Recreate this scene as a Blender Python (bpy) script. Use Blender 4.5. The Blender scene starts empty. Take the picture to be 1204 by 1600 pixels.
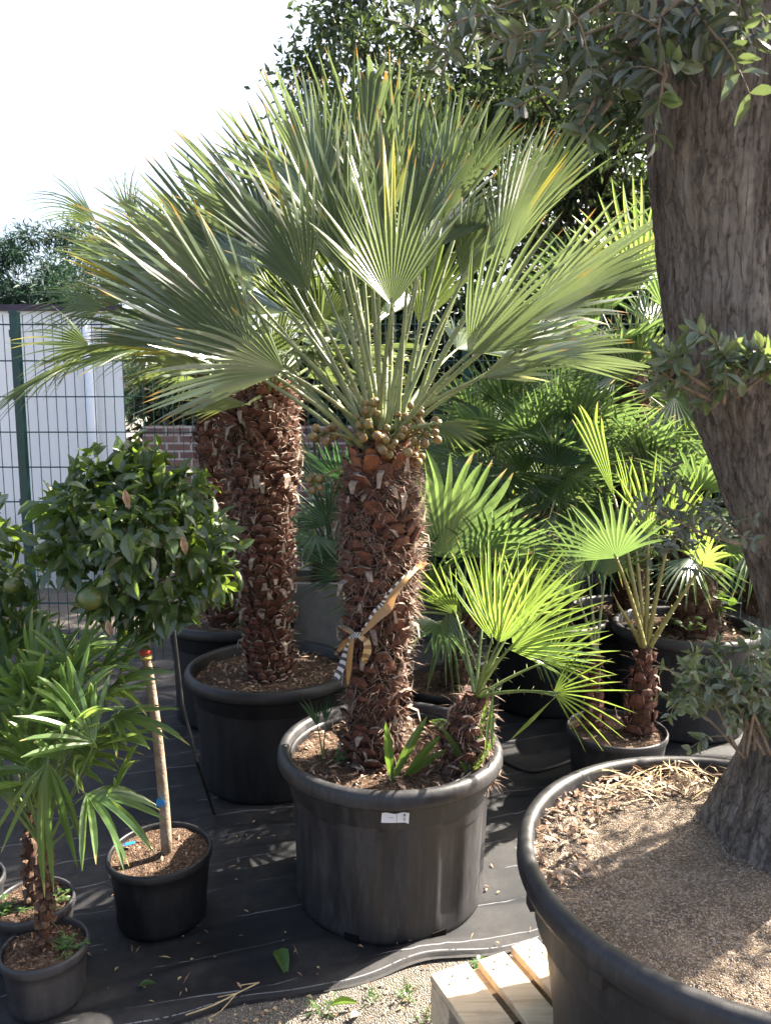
import bpy, math, random
import numpy as np
from mathutils import Vector, noise

R = math.radians
rnd = random.Random(7)
nr = np.random.RandomState(7)
scene = bpy.context.scene
COL = scene.collection

# ------------------------------------------------------------------ camera
CAM_H, PITCH, F = 1.53, R(7.6), 1203.0          # eye height, tilt down, focal length in photo pixels
cam = bpy.data.cameras.new('camera')
cam.sensor_fit = 'VERTICAL'
cam.angle = 2 * math.atan(800 / F)
cam.clip_start, cam.clip_end = 0.05, 500
cam.dof.use_dof = True
cam.dof.focus_distance = 2.4
cam.dof.aperture_fstop = 6.5
co = bpy.data.objects.new('camera', cam)
co.location = (0, 0, CAM_H)
co.rotation_euler = (math.pi / 2 - PITCH, 0, 0)
COL.objects.link(co)
scene.camera = co

# ------------------------------------------------------------------ world, sun, exposure
SUN_AZ, SUN_EL = R(60), R(39)                   # to the right of straight ahead, above horizon
w = bpy.data.worlds.new('World'); scene.world = w; w.use_nodes = True
nt = w.node_tree; nt.nodes.clear()
sky = nt.nodes.new('ShaderNodeTexSky'); sky.sky_type = 'NISHITA'; sky.sun_disc = False
sky.sun_elevation = SUN_EL; sky.sun_rotation = SUN_AZ
sky.air_density = 0.9; sky.dust_density = 6.0; sky.ozone_density = 1.0
bg = nt.nodes.new('ShaderNodeBackground'); bg.inputs[1].default_value = 0.085
out = nt.nodes.new('ShaderNodeOutputWorld')
hs = nt.nodes.new('ShaderNodeHueSaturation'); hs.inputs['Saturation'].default_value = 0.86
nt.links.new(sky.outputs[0], hs.inputs['Color']); nt.links.new(hs.outputs[0], bg.inputs[0]); nt.links.new(bg.outputs[0], out.inputs[0])
sl = bpy.data.lights.new('sun', 'SUN'); sl.energy = 5.0; sl.angle = R(0.5); sl.color = (1, 0.91, 0.77)
so = bpy.data.objects.new('sun', sl); COL.objects.link(so)
sd = Vector((math.sin(SUN_AZ) * math.cos(SUN_EL), math.cos(SUN_AZ) * math.cos(SUN_EL), math.sin(SUN_EL)))
so.rotation_euler = sd.to_track_quat('Z', 'Y').to_euler()
so.location = sd * 30
scene.view_settings.view_transform = 'Standard'
scene.view_settings.look = 'None'
scene.view_settings.exposure = 2.74
scene.view_settings.gamma = 1
scene.cycles.max_bounces = 8
scene.cycles.diffuse_bounces = 4
scene.cycles.glossy_bounces = 3
scene.cycles.transmission_bounces = 4
scene.cycles.use_denoising = True

# ------------------------------------------------------------------ helpers
cp, sp = math.cos(PITCH), math.sin(PITCH)
def P(x, y, d):
    """world point seen at photo pixel (x, y) when it stands d metres ahead"""
    rx, ry = (x - 602) / F, -(y - 800) / F
    v = Vector((rx, cp + ry * sp, -sp + ry * cp))
    v *= d / v.y
    return v + Vector((0, 0, CAM_H))

def thing(name, label, cat, loc=(0, 0, 0), group=None):
    o = bpy.data.objects.new(name, None); COL.objects.link(o)
    o.empty_display_size = 0.1
    o.location = loc; tag(o, label, cat, group)
    return o

def tag(o, label, cat, group=None):
    o['label'] = label; o['category'] = cat
    if group: o['group'] = group
    return o

def origin(o):
    v = Vector((0, 0, 0))
    while o is not None:
        v = v + o.location; o = o.parent
    return v

def mesh_obj(name, V, Fc, mats, parent=None, mi=None, attrs=None, smooth=False, uv=None):
    V = np.asarray(V, dtype=np.float64).reshape(-1, 3)
    if parent is not None: V = V - np.array(origin(parent))
    me = bpy.data.meshes.new(name)
    me.from_pydata(V.tolist(), [], Fc.tolist() if isinstance(Fc, np.ndarray) else Fc)
    if not isinstance(mats, (list, tuple)): mats = [mats]
    for m in mats: me.materials.append(m)
    if mi is not None: me.polygons.foreach_set('material_index', np.asarray(mi, dtype=np.int32))
    if attrs:
        for k, a in attrs.items():
            at = me.attributes.new(k, 'FLOAT', 'POINT')
            at.data.foreach_set('value', np.asarray(a, dtype=np.float32))
    if smooth: me.polygons.foreach_set('use_smooth', np.ones(len(me.polygons), dtype=bool))
    me.update()
    o = bpy.data.objects.new(name, me); COL.objects.link(o)
    if parent is not None: o.parent = parent
    return o

class MB:
    def __init__(s): s.V = []; s.F = []; s.M = []; s.A = {}
    def add(s, V, Fc, m=0, **attrs):
        o = len(s.V)
        s.V += [tuple(v) for v in V]
        s.F += [tuple(i + o for i in f) for f in Fc]
        s.M += [m] * len(Fc)
        for k in attrs:
            a = attrs[k]
            s.A.setdefault(k, [])
            s.A[k] += [0.0] * (o - len(s.A[k])) + (list(a) if hasattr(a, '__len__') else [a] * len(V))
    def tube(s, pts, rad, n=6, m=0, cap=True, **attrs):
        pts = [Vector(p) for p in pts]
        if not hasattr(rad, '__len__'): rad = [rad] * len(pts)
        V = []; Fc = []
        T0 = (pts[1] - pts[0]).normalized()
        ref = Vector((0, 0, 1)) if abs(T0.z) < 0.9 else Vector((1, 0, 0))
        x = T0.cross(ref).normalized()
        for i, p in enumerate(pts):
            T = (pts[min(i + 1, len(pts) - 1)] - pts[max(i - 1, 0)]).normalized()
            x = (x - T * x.dot(T)).normalized(); y = T.cross(x)
            for k in range(n):
                a = 2 * math.pi * k / n
                V.append(p + (x * math.cos(a) + y * math.sin(a)) * rad[i])
        for i in range(len(pts) - 1):
            for k in range(n):
                Fc.append((i * n + k, i * n + (k + 1) % n, (i + 1) * n + (k + 1) % n, (i + 1) * n + k))
        if cap:
            Fc.append(tuple(range(n - 1, -1, -1))); Fc.append(tuple((len(pts) - 1) * n + k for k in range(n)))
        s.add(V, Fc, m, **attrs)
    def box(s, c, u, v, w_, m=0):
        """box with centre c and half-extent vectors u, v, w"""
        c, u, v, w_ = Vector(c), Vector(u), Vector(v), Vector(w_)
        V = [c + u * i + v * j + w_ * k for i in (-1, 1) for j in (-1, 1) for k in (-1, 1)]
        Fc = [(0, 1, 3, 2), (4, 6, 7, 5), (0, 4, 5, 1), (2, 3, 7, 6), (0, 2, 6, 4), (1, 5, 7, 3)]
        s.add(V, Fc, m)
    def build(s, name, mats, parent=None, smooth=False):
        A = {k: a + [0.0] * (len(s.V) - len(a)) for k, a in s.A.items()}
        return mesh_obj(name, s.V, s.F, mats, parent, s.M, A, smooth)

def bez(a, b, c, n):
    a, b, c = Vector(a), Vector(b), Vector(c)
    return [(1 - t) ** 2 * a + 2 * t * (1 - t) * b + t * t * c for t in [i / n for i in range(n + 1)]]

def spline(pts, n):
    pts = [Vector(p) for p in pts]
    P_ = [pts[0] * 2 - pts[1]] + pts + [pts[-1] * 2 - pts[-2]]
    o = []
    for i in range(1, len(P_) - 2):
        p0, p1, p2, p3 = P_[i - 1:i + 3]
        for k in range(n):
            t = k / n
            o.append(0.5 * ((2 * p1) + (p2 - p0) * t + (2 * p0 - 5 * p1 + 4 * p2 - p3) * t * t + (3 * p1 - p0 - 3 * p2 + p3) * t ** 3))
    o.append(pts[-1])
    return o

# ------------------------------------------------------------------ materials
class MT:
    def __init__(s, name):
        s.m = bpy.data.materials.new(name); s.m.use_nodes = True
        s.t = s.m.node_tree; s.t.nodes.clear()
        s.out = s.n('ShaderNodeOutputMaterial')
    def n(s, k, **kw):
        nd = s.t.nodes.new(k)
        for a, v in kw.items(): setattr(nd, a, v)
        return nd
    def l(s, a, b): s.t.links.new(a, b)
    def noise(s, scale, detail=3, rough=0.6, vec=None, dist=0):
        n = s.n('ShaderNodeTexNoise'); n.inputs['Scale'].default_value = scale
        n.inputs['Detail'].default_value = detail; n.inputs['Roughness'].default_value = rough
        n.inputs['Distortion'].default_value = dist
        s.l(vec if vec else s.oc(), n.inputs['Vector'])
        return n.outputs['Fac']
    def oc(s):
        if not hasattr(s, '_oc'): s._oc = s.n('ShaderNodeTexCoord').outputs['Object']
        return s._oc
    def ramp(s, fac, stops):
        r = s.n('ShaderNodeValToRGB'); e = r.color_ramp.elements
        while len(e) < len(stops): e.new(0.5)
        for k, (p, c) in enumerate(stops):
            e[k].position = p; e[k].color = (*c, 1) if len(c) == 3 else c
        s.l(fac, r.inputs[0]); return r.outputs[0]
    def mix(s, fac, a, b, mode='MIX'):
        m = s.n('ShaderNodeMix', data_type='RGBA', blend_type=mode)
        for sock, v in ((m.inputs[0], fac), (m.inputs[6], a), (m.inputs[7], b)):
            if isinstance(v, (tuple, list)): sock.default_value = (*v, 1)
            elif isinstance(v, (int, float)): sock.default_value = v
            else: s.l(v, sock)
        return m.outputs[2]
    def math(s, op, a, b=None):
        m = s.n('ShaderNodeMath', operation=op)
        for i, v in enumerate((a, b)):
            if v is None: continue
            if isinstance(v, (int, float)): m.inputs[i].default_value = v
            else: s.l(v, m.inputs[i])
        return m.outputs[0]
    def attr(s, name):
        a = s.n('ShaderNodeAttribute', attribute_name=name); return a.outputs['Fac']
    def coord(s, scale=None, rot=None, kind='Object'):
        tc = s.n('ShaderNodeTexCoord'); mp = s.n('ShaderNodeMapping')
        s.l(tc.outputs[kind], mp.inputs[0])
        if scale: mp.inputs['Scale'].default_value = scale
        if rot: mp.inputs['Rotation'].default_value = rot
        return mp.outputs[0]
    def bump(s, h, strength=0.5, dist=0.01):
        b = s.n('ShaderNodeBump'); b.inputs['Strength'].default_value = strength; b.inputs['Distance'].default_value = dist
        s.l(h, b.inputs['Height']); return b.outputs[0]
    def principled(s, col, rough=0.6, spec=0.5, normal=None, **kw):
        p = s.n('ShaderNodeBsdfPrincipled')
        for sock, v in ((p.inputs['Base Color'], col), (p.inputs['Roughness'], rough)):
            if isinstance(v, (tuple, list)): sock.default_value = (*v, 1)
            elif isinstance(v, (int, float)): sock.default_value = v
            else: s.l(v, sock)
        p.inputs['Specular IOR Level'].default_value = spec
        for k, v in kw.items(): p.inputs[k].default_value = v
        if normal: s.l(normal, p.inputs['Normal'])
        return p.outputs[0]
    def done(s, sh): s.l(sh, s.out.inputs[0]); return s.m

def leaf_mat(name, c1, c2, trans_col, trans=0.35, rough=0.4, spec=0.5, tips=None, under=None, tip_at=0.86):
    M = MT(name)
    col = M.mix(M.attr('rnd'), c1, c2)
    nz = M.noise(14, 3)
    col = M.mix(M.math('MULTIPLY', nz, 0.5), col, tuple(c * 0.55 for c in c1))
    tcol = trans_col
    if under:
        g = M.n('ShaderNodeNewGeometry')
        col = M.mix(g.outputs['Backfacing'], col, under)
    if tips:
        e = M.math('ADD', M.attr('t'), M.math('MULTIPLY', M.math('SUBTRACT', M.attr('rnd'), 0.5), 0.16))
        f = M.ramp(e, [(tip_at, (0, 0, 0)), (min(tip_at + 0.09, 0.99), (1, 1, 1))])
        col = M.mix(f, col, tips); tcol = M.mix(f, trans_col, tuple(min(1, c * 1.6) for c in tips))
        # whole yellowed segments
        y = M.ramp(M.math('MULTIPLY', M.attr('yel'), M.attr('t')), [(0.45, (0, 0, 0)), (0.8, (0.9, 0.9, 0.9))])
        col = M.mix(y, col, (0.34, 0.30, 0.05)); tcol = M.mix(y, tcol, (0.62, 0.55, 0.08))
    b = M.principled(col, rough, spec)
    t = M.n('ShaderNodeBsdfTranslucent')
    if isinstance(tcol, tuple): t.inputs[0].default_value = (*tcol, 1)
    else: M.l(tcol, t.inputs[0])
    mx = M.n('ShaderNodeMixShader'); mx.inputs[0].default_value = trans
    M.l(b, mx.inputs[1]); M.l(t.outputs[0], mx.inputs[2])
    return M.done(mx.outputs[0])

def plain(name, c1, c2, scale=20, rough=0.7, spec=0.4, bump=0.0, bscale=60):
    M = MT(name)
    col = M.mix(M.ramp(M.noise(scale, 4), [(0.35, (0, 0, 0)), (0.65, (1, 1, 1))]), c1, c2)
    nm = M.bump(M.noise(bscale, 4), bump, 0.01) if bump else None
    return M.done(M.principled(col, rough, spec, nm))

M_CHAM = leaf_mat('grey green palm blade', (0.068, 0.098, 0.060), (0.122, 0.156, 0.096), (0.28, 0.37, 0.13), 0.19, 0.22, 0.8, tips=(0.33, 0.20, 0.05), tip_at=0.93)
M_CHAM_SHADE = leaf_mat('shade-toned palm blade', (0.055, 0.090, 0.042), (0.10, 0.135, 0.06), (0.28, 0.37, 0.10), 0.24, 0.32, 0.6, tips=(0.30, 0.22, 0.06), tip_at=0.90)  # shade of inner and rear fronds put into a darker blade colour
M_YOUNG_LIT = leaf_mat('fresh and sunlit palm blade', (0.055, 0.11, 0.028), (0.095, 0.155, 0.036), (0.32, 0.46, 0.08), 0.36, 0.30, 0.6, tips=(0.30, 0.27, 0.10), tip_at=0.95)  # also puts the sunlit yellow of some fronds into their colour
M_TRACHY = leaf_mat('deep green palm blade', (0.032, 0.070, 0.030), (0.062, 0.108, 0.042), (0.21, 0.33, 0.085), 0.28, 0.30, 0.6, tips=(0.30, 0.24, 0.10), tip_at=0.93)
M_SEED = leaf_mat('soft seedling blade', (0.055, 0.108, 0.038), (0.095, 0.155, 0.05), (0.32, 0.46, 0.09), 0.34, 0.34, 0.5, tips=(0.30, 0.26, 0.10), tip_at=0.96)
M_BLUE = leaf_mat('dark bluish palm blade', (0.022, 0.055, 0.030), (0.04, 0.08, 0.042), (0.10, 0.22, 0.07), 0.25, 0.36, 0.5, tips=(0.2, 0.2, 0.1), tip_at=0.94)
M_CITRUS = leaf_mat('citrus leaf', (0.026, 0.056, 0.022), (0.052, 0.095, 0.030), (0.26, 0.38, 0.05), 0.28, 0.25, 0.7, under=(0.05, 0.08, 0.034))
M_OLIVE = leaf_mat('olive leaf', (0.028, 0.044, 0.032), (0.060, 0.076, 0.050), (0.17, 0.23, 0.07), 0.22, 0.36, 0.6, under=(0.125, 0.14, 0.115))
M_OLIVE_TIP = leaf_mat('young olive leaf', (0.048, 0.078, 0.042), (0.09, 0.122, 0.056), (0.27, 0.35, 0.09), 0.28, 0.36, 0.6, under=(0.14, 0.165, 0.12))
M_TREE = leaf_mat('broad tree leaf', (0.022, 0.042, 0.022), (0.048, 0.076, 0.034), (0.15, 0.22, 0.055), 0.22, 0.42, 0.5)
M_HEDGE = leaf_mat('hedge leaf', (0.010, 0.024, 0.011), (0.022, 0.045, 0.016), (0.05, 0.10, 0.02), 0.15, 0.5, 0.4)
M_SHRUB = leaf_mat('yellow green leaf', (0.06, 0.10, 0.018), (0.11, 0.15, 0.025), (0.28, 0.36, 0.045), 0.35, 0.5, 0.4)
M_CONIFER = leaf_mat('conifer needles', (0.014, 0.040, 0.030), (0.03, 0.07, 0.045), (0.05, 0.12, 0.05), 0.15, 0.6, 0.3)
M_WEED = leaf_mat('weed leaf', (0.040, 0.088, 0.022), (0.07, 0.135, 0.032), (0.22, 0.36, 0.05), 0.3, 0.4, 0.5)
M_PET = plain('petiole', (0.13, 0.165, 0.072), (0.20, 0.225, 0.10), 30, 0.34, 0.5)
M_PETG = plain('green petiole', (0.09, 0.14, 0.035), (0.15, 0.19, 0.06), 30, 0.42, 0.5)
M_PETO = plain('olive brown petiole', (0.16, 0.15, 0.05), (0.22, 0.20, 0.07), 30, 0.45, 0.5)
M_SCALE = plain('leaf base', (0.055, 0.026, 0.020), (0.17, 0.062, 0.038), 45, 0.6, 0.4, 0.5, 200)
M_SCALE_NEW = plain('new leaf base', (0.17, 0.055, 0.022), (0.25, 0.09, 0.035), 40, 0.55, 0.4, 0.3, 200)
M_CUT = plain('weathered stub', (0.14, 0.11, 0.092), (0.35, 0.275, 0.22), 60, 0.8, 0.2, 0.4, 200)
M_FIBRE = plain('palm fibre', (0.10, 0.066, 0.048), (0.29, 0.20, 0.15), 50, 0.75, 0.3)
M_CORE = plain('trunk core', (0.035, 0.018, 0.012), (0.09, 0.042, 0.026), 60, 0.9, 0.2, 0.8, 120)
M_FIBRE_DARK = plain('dark palm fibre', (0.05, 0.03, 0.022), (0.12, 0.07, 0.045), 50, 0.8, 0.3)
M_STRAW = plain('straw litter', (0.28, 0.20, 0.11), (0.50, 0.40, 0.22), 40, 0.7, 0.3)
M_LITTER = plain('brown litter', (0.09, 0.05, 0.032), (0.23, 0.14, 0.085), 40, 0.8, 0.3)
M_DRYLEAF = plain('dry leaf', (0.27, 0.16, 0.11), (0.42, 0.30, 0.21), 40, 0.7, 0.3)
M_WIRE = plain('fence green', (0.004, 0.036, 0.034), (0.006, 0.05, 0.046), 30, 0.4, 0.5)
M_TWIG = plain('twig bark', (0.13, 0.10, 0.075), (0.24, 0.19, 0.14), 60, 0.8, 0.3)
M_TRUNKD = plain('dark bark', (0.04, 0.032, 0.025), (0.09, 0.07, 0.05), 20, 0.9, 0.2, 0.8, 40)
M_CITBARK = plain('citrus bark', (0.15, 0.11, 0.08), (0.27, 0.21, 0.155), 40, 0.75, 0.3, 0.4, 120)
M_BLUETAG = plain('blue plastic', (0.01, 0.16, 0.42), (0.015, 0.20, 0.50), 10, 0.4, 0.5)
M_RED = plain('red tape', (0.45, 0.04, 0.02), (0.5, 0.06, 0.03), 10, 0.5)
M_YELLOWT = plain('yellow tape', (0.5, 0.38, 0.08), (0.55, 0.42, 0.1), 10, 0.5)
M_ORANGESTUB = plain('orange stub', (0.42, 0.10, 0.04), (0.5, 0.16, 0.07), 40, 0.6)
M_ROSE = plain('red petal', (0.55, 0.05, 0.06), (0.7, 0.10, 0.10), 30, 0.5)
M_CONC = plain('grey concrete', (0.15, 0.145, 0.14), (0.22, 0.215, 0.21), 8, 0.85, 0.3, 0.3, 120)

def fruit_mat(name, c1, c2, c3=None):
    M = MT(name)
    col = M.mix(M.ramp(M.noise(35, 3), [(0.38, (0, 0, 0)), (0.62, (1, 1, 1))]), c1, c2)
    if c3:
        oi = M.n('ShaderNodeObjectInfo'); col = M.mix(oi.outputs['Random'], col, c3)
    return M.done(M.principled(col, 0.30, 0.5))
M_FRUIT = fruit_mat('palm fruit', (0.23, 0.15, 0.052), (0.12, 0.062, 0.032), (0.16, 0.125, 0.042))
M_FRUITG = fruit_mat('green fruit stalk', (0.17, 0.16, 0.05), (0.12, 0.10, 0.04))
M_CITFRUIT = fruit_mat('unripe citrus', (0.05, 0.085, 0.02), (0.10, 0.10, 0.025))

def pot_mat(name, c=0.020, dust=0.5):
    M = MT(name)
    co_ = M.coord((1, 1, 0.25))
    d = M.ramp(M.noise(9, 6, 0.7, co_), [(0.40, (0, 0, 0)), (0.75, (1, 1, 1))])
    d2 = M.ramp(M.noise(60, 4, 0.7, M.coord((1, 1, 0.12))), [(0.50, (0, 0, 0)), (0.8, (1, 1, 1))])
    col = M.mix(M.math('MULTIPLY', d, dust), (c, c, c * 1.15), (0.070, 0.068, 0.072))
    col = M.mix(M.math('MULTIPLY', d2, dust * 0.55), col, (0.125, 0.115, 0.108))
    ro = M.mix(d, (0.42,) * 3, (0.62,) * 3)
    nm = M.bump(M.noise(90, 3), 0.12, 0.004)
    return M.done(M.principled(col, ro, 0.38, nm))
M_POT = pot_mat('black plastic', 0.017, 0.56)
M_POTC = pot_mat('dark plastic', 0.007, 0.15)
M_POTO = pot_mat('weathered plastic', 0.013, 0.34)
M_POTG = pot_mat('faded plastic', 0.018, 0.4)

def soil_mat(name, c1, c2, c3, s1=30, s2=180):
    M = MT(name)
    v = M.n('ShaderNodeTexVoronoi'); v.inputs['Scale'].default_value = s2; M.l(M.oc(), v.inputs['Vector'])
    a = M.mix(M.ramp(M.noise(s1, 6, 0.75), [(0.35, (0, 0, 0)), (0.65, (1, 1, 1))]), c1, c2)
    sv = M.n('ShaderNodeSeparateColor'); M.l(v.outputs['Color'], sv.inputs[0])
    a = M.mix(M.ramp(sv.outputs[0], [(0.5, (0, 0, 0)), (0.95, (1, 1, 1))]), a, c3)
    h = M.math('ADD', M.noise(s1 * 3, 6, 0.8), M.math('MULTIPLY', v.outputs['Distance'], -0.8))
    return M.done(M.principled(a, 0.95, 0.2, M.bump(h, 0.9, 0.012)))
M_SOIL = soil_mat('potting soil', (0.045, 0.026, 0.016), (0.11, 0.065, 0.042), (0.20, 0.14, 0.10))
M_GRIT = soil_mat('gritty soil', (0.095, 0.068, 0.048), (0.18, 0.136, 0.098), (0.34, 0.28, 0.225), 11, 290)
M_GRAIN = plain('grit grain', (0.09, 0.07, 0.056), (0.38, 0.34, 0.30), 160, 0.85)
M_ASPH = soil_mat('worn asphalt', (0.10, 0.088, 0.076), (0.17, 0.15, 0.128), (0.25, 0.22, 0.19), 5, 220)

def fabric_mat():
    M = MT('woven ground fabric')
    c = M.coord(None, (0, 0, R(-17)))
    sx = M.n('ShaderNodeSeparateXYZ'); M.l(c, sx.inputs[0])
    wob = M.math('MULTIPLY', M.math('SUBTRACT', M.noise(1.6, 4, 0.6, c), 0.5), 0.13)
    y = M.math('ADD', sx.outputs[1], wob)
    fr = M.math('FRACT', M.math('MULTIPLY', y, 1 / 0.15))
    line = M.math('LESS_THAN', M.math('ABSOLUTE', M.math('SUBTRACT', fr, 0.5)), 0.0105)
    line = M.math('MULTIPLY', line, M.ramp(M.noise(4, 4, 0.6, c), [(0.44, (0, 0, 0)), (0.52, (1, 1, 1))]))
    ed = M.math('LESS_THAN', M.math('ABSOLUTE', M.math('SUBTRACT', M.attr('e'), 0.018)), 0.0015)
    line = M.math('MAXIMUM', line, M.math('MULTIPLY', ed, M.math('GREATER_THAN', M.noise(90, 2, 0.5, c), 0.42)))
    wx = M.math('SINE', M.math('MULTIPLY', sx.outputs[0], 1900))
    wy = M.math('SINE', M.math('MULTIPLY', sx.outputs[1], 1900))
    d = M.ramp(M.noise(3.5, 6, 0.7), [(0.42, (0, 0, 0)), (0.72, (1, 1, 1))])
    d = M.math('MULTIPLY', d, M.ramp(M.noise(28, 5, 0.75), [(0.3, (0.3, 0.3, 0.3)), (0.7, (1, 1, 1))]))
    col = M.mix(d, (0.006, 0.007, 0.010), (0.046, 0.040, 0.036))
    col = M.mix(line, col, (0.17, 0.17, 0.19))
    h = M.math('ADD', M.math('MULTIPLY', M.math('MULTIPLY', wx, wy), 0.25), M.noise(7, 5, 0.6))
    return M.done(M.principled(col, 0.55, 0.32, M.bump(h, 0.35, 0.02)))
M_FABRIC = fabric_mat()

def bark_mat():
    M = MT('olive bark')
    c = M.coord((1, 1, 0.10))
    n1 = M.noise(44, 9, 0.78, c, 0.7)
    n2 = M.noise(85, 7, 0.8, M.coord((1, 1, 0.30)))
    n3 = M.noise(7, 5, 0.65, M.coord((1, 1, 0.35)))
    n4 = M.noise(160, 4, 0.7, M.coord((1, 1, 0.6)))
    vo = M.n('ShaderNodeTexVoronoi', feature='DISTANCE_TO_EDGE'); vo.inputs['Scale'].default_value = 50
    wv = M.n('ShaderNodeVectorMath', operation='ADD'); M.l(M.coord((1, 1, 0.07)), wv.inputs[0])
    nz = M.n('ShaderNodeTexNoise'); nz.inputs['Scale'].default_value = 30; nz.inputs['Detail'].default_value = 5; M.l(M.coord((1, 1, 0.3)), nz.inputs['Vector'])
    sc_ = M.n('ShaderNodeVectorMath', operation='SCALE'); sc_.inputs['Scale'].default_value = 0.035; M.l(nz.outputs['Color'], sc_.inputs[0]); M.l(sc_.outputs[0], wv.inputs[1])
    M.l(wv.outputs[0], vo.inputs['Vector'])
    fis = M.ramp(vo.outputs['Distance'], [(0.0, (0.9, 0.9, 0.9)), (0.13, (0, 0, 0))])
    col = M.ramp(n1, [(0.38, (0.075, 0.060, 0.052)), (0.46, (0.20, 0.165, 0.142)), (0.56, (0.32, 0.272, 0.235)), (0.66, (0.50, 0.445, 0.39))])
    col = M.mix(M.ramp(n3, [(0.50, (0, 0, 0)), (0.62, (0.6, 0.6, 0.6))]), col, (0.45, 0.395, 0.34))
    col = M.mix(M.ramp(n3, [(0.32, (0.8, 0.8, 0.8)), (0.44, (0, 0, 0))]), col, (0.20, 0.135, 0.095))
    col = M.mix(M.math('MULTIPLY', fis, M.ramp(n2, [(0.40, (0, 0, 0)), (0.55, (0.9, 0.9, 0.9))])), col, (0.07, 0.056, 0.049))
    h = M.math('ADD', M.math('ADD', n1, M.math('MULTIPLY', n2, 0.6)), M.math('ADD', M.math('MULTIPLY', n4, 0.25), M.math('MULTIPLY', fis, -0.3)))
    return M.done(M.principled(col, 0.9, 0.2, M.bump(h, 1.0, 0.03)))
M_OBARK = bark_mat()

def wood_mat():
    M = MT('pallet wood')
    c = M.coord((3, 40, 40), (0, 0, R(66)))
    col = M.ramp(M.noise(1.2, 6, 0.65, c, 1.0), [(0.3, (0.40, 0.29, 0.18)), (0.55, (0.56, 0.44, 0.30)), (0.75, (0.63, 0.52, 0.38))])
    col = M.mix(M.ramp(M.noise(14, 4), [(0.55, (0, 0, 0)), (0.8, (0.5, 0.5, 0.5))]), col, (0.33, 0.26, 0.19))
    return M.done(M.principled(col, 0.75, 0.3, M.bump(M.noise(1.2, 6, 0.6, c), 0.3, 0.004)))
M_WOOD = wood_mat()
M_NAIL = plain('nail head', (0.05, 0.045, 0.04), (0.1, 0.09, 0.08), 50, 0.5)

def brick_mat():
    M = MT('old brick')
    c = M.coord(None, (R(90), 0, 0))
    b = M.n('ShaderNodeTexBrick'); M.l(c, b.inputs[0])
    b.inputs['Scale'].default_value = 1.0; b.inputs['Brick Width'].default_value = 0.22
    b.inputs['Row Height'].default_value = 0.072; b.inputs['Mortar Size'].default_value = 0.009
    b.inputs['Color1'].default_value = (0.22, 0.115, 0.10, 1); b.inputs['Color2'].default_value = (0.15, 0.085, 0.085, 1)
    b.inputs['Mortar'].default_value = (0.42, 0.39, 0.36, 1); b.inputs['Mortar Smooth'].default_value = 0.2
    col = M.mix(M.ramp(M.noise(6, 5, 0.7), [(0.5, (0, 0, 0)), (0.75, (0.6, 0.6, 0.6))]), b.outputs[0], (0.36, 0.31, 0.29))
    return M.done(M.principled(col, 0.9, 0.2, M.bump(b.outputs['Fac'], -0.6, 0.01)))
M_BRICK = brick_mat()

def render_mat():
    M = MT('white render')
    g = M.n('ShaderNodeNewGeometry'); sx = M.n('ShaderNodeSeparateXYZ'); M.l(g.outputs['Position'], sx.inputs[0])
    z = M.math('ADD', sx.outputs[2], M.math('MULTIPLY', M.math('SUBTRACT', M.noise(2.5, 5, 0.7), 0.5), 0.5))
    f = M.ramp(z, [(0.30, (1, 1, 1)), (0.75, (0, 0, 0))])
    col = M.mix(f, (0.80, 0.80, 0.80), (0.46, 0.45, 0.43))
    col = M.mix(M.ramp(M.noise(1.8, 5, 0.7, M.coord((1, 1, 0.2))), [(0.45, (0, 0, 0)), (0.8, (0.5, 0.5, 0.5))]), col, (0.62, 0.62, 0.62))
    return M.done(M.principled(col, 0.8, 0.3, M.bump(M.noise(40, 3), 0.15, 0.01)))
M_RENDER = render_mat()
M_FASCIA = plain('dark fascia', (0.03, 0.022, 0.04), (0.05, 0.035, 0.06), 5, 0.5)
M_PIPE = plain('white downpipe', (0.62, 0.65, 0.70), (0.70, 0.72, 0.76), 5, 0.4)

def ribbon_mat(name, amber, edge_stripe, cross):
    M = MT(name)
    t, s = M.attr('t'), M.attr('s')
    blk = M.math('GREATER_THAN', M.math('FRACT', M.math('MULTIPLY', t, cross)), 0.5)
    bw = M.mix(blk, (0.55, 0.56, 0.58), (0.06, 0.06, 0.075))
    col = M.mix(M.math('GREATER_THAN', s, edge_stripe), amber, bw)
    b = M.principled(col, 0.35, 0.5)
    tr = M.n('ShaderNodeBsdfTranslucent'); M.l(col, tr.inputs[0])
    mx = M.n('ShaderNodeMixShader'); mx.inputs[0].default_value = 0.25
    M.l(b, mx.inputs[1]); M.l(tr.outputs[0], mx.inputs[2])
    return M.done(mx.outputs[0])
M_RIB_BAND = ribbon_mat('amber tape', (0.34, 0.20, 0.085), 0.72, 14)
M_RIB_BW = ribbon_mat('striped tape', (0.5, 0.27, 0.07), -1, 7)
M_RIB_AMB = ribbon_mat('amber tape end', (0.33, 0.18, 0.06), 2, 7)
def rib_loop():
    M = MT('banded tape')
    blk = M.math('GREATER_THAN', M.math('FRACT', M.math('MULTIPLY', M.attr('t'), 4.2)), 0.55)
    return M.done(M.principled(M.mix(blk, (0.45, 0.29, 0.12), (0.20, 0.10, 0.035)), 0.4, 0.5))
M_RIB_LOOP = rib_loop()

def sticker_mat():
    M = MT('paper sticker')
    return M.done(M.principled((0.72, 0.72, 0.74), 0.5, 0.4))
M_STICK = sticker_mat()
M_INK = plain('dark print', (0.03, 0.03, 0.035), (0.05, 0.05, 0.06), 10, 0.6)

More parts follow.
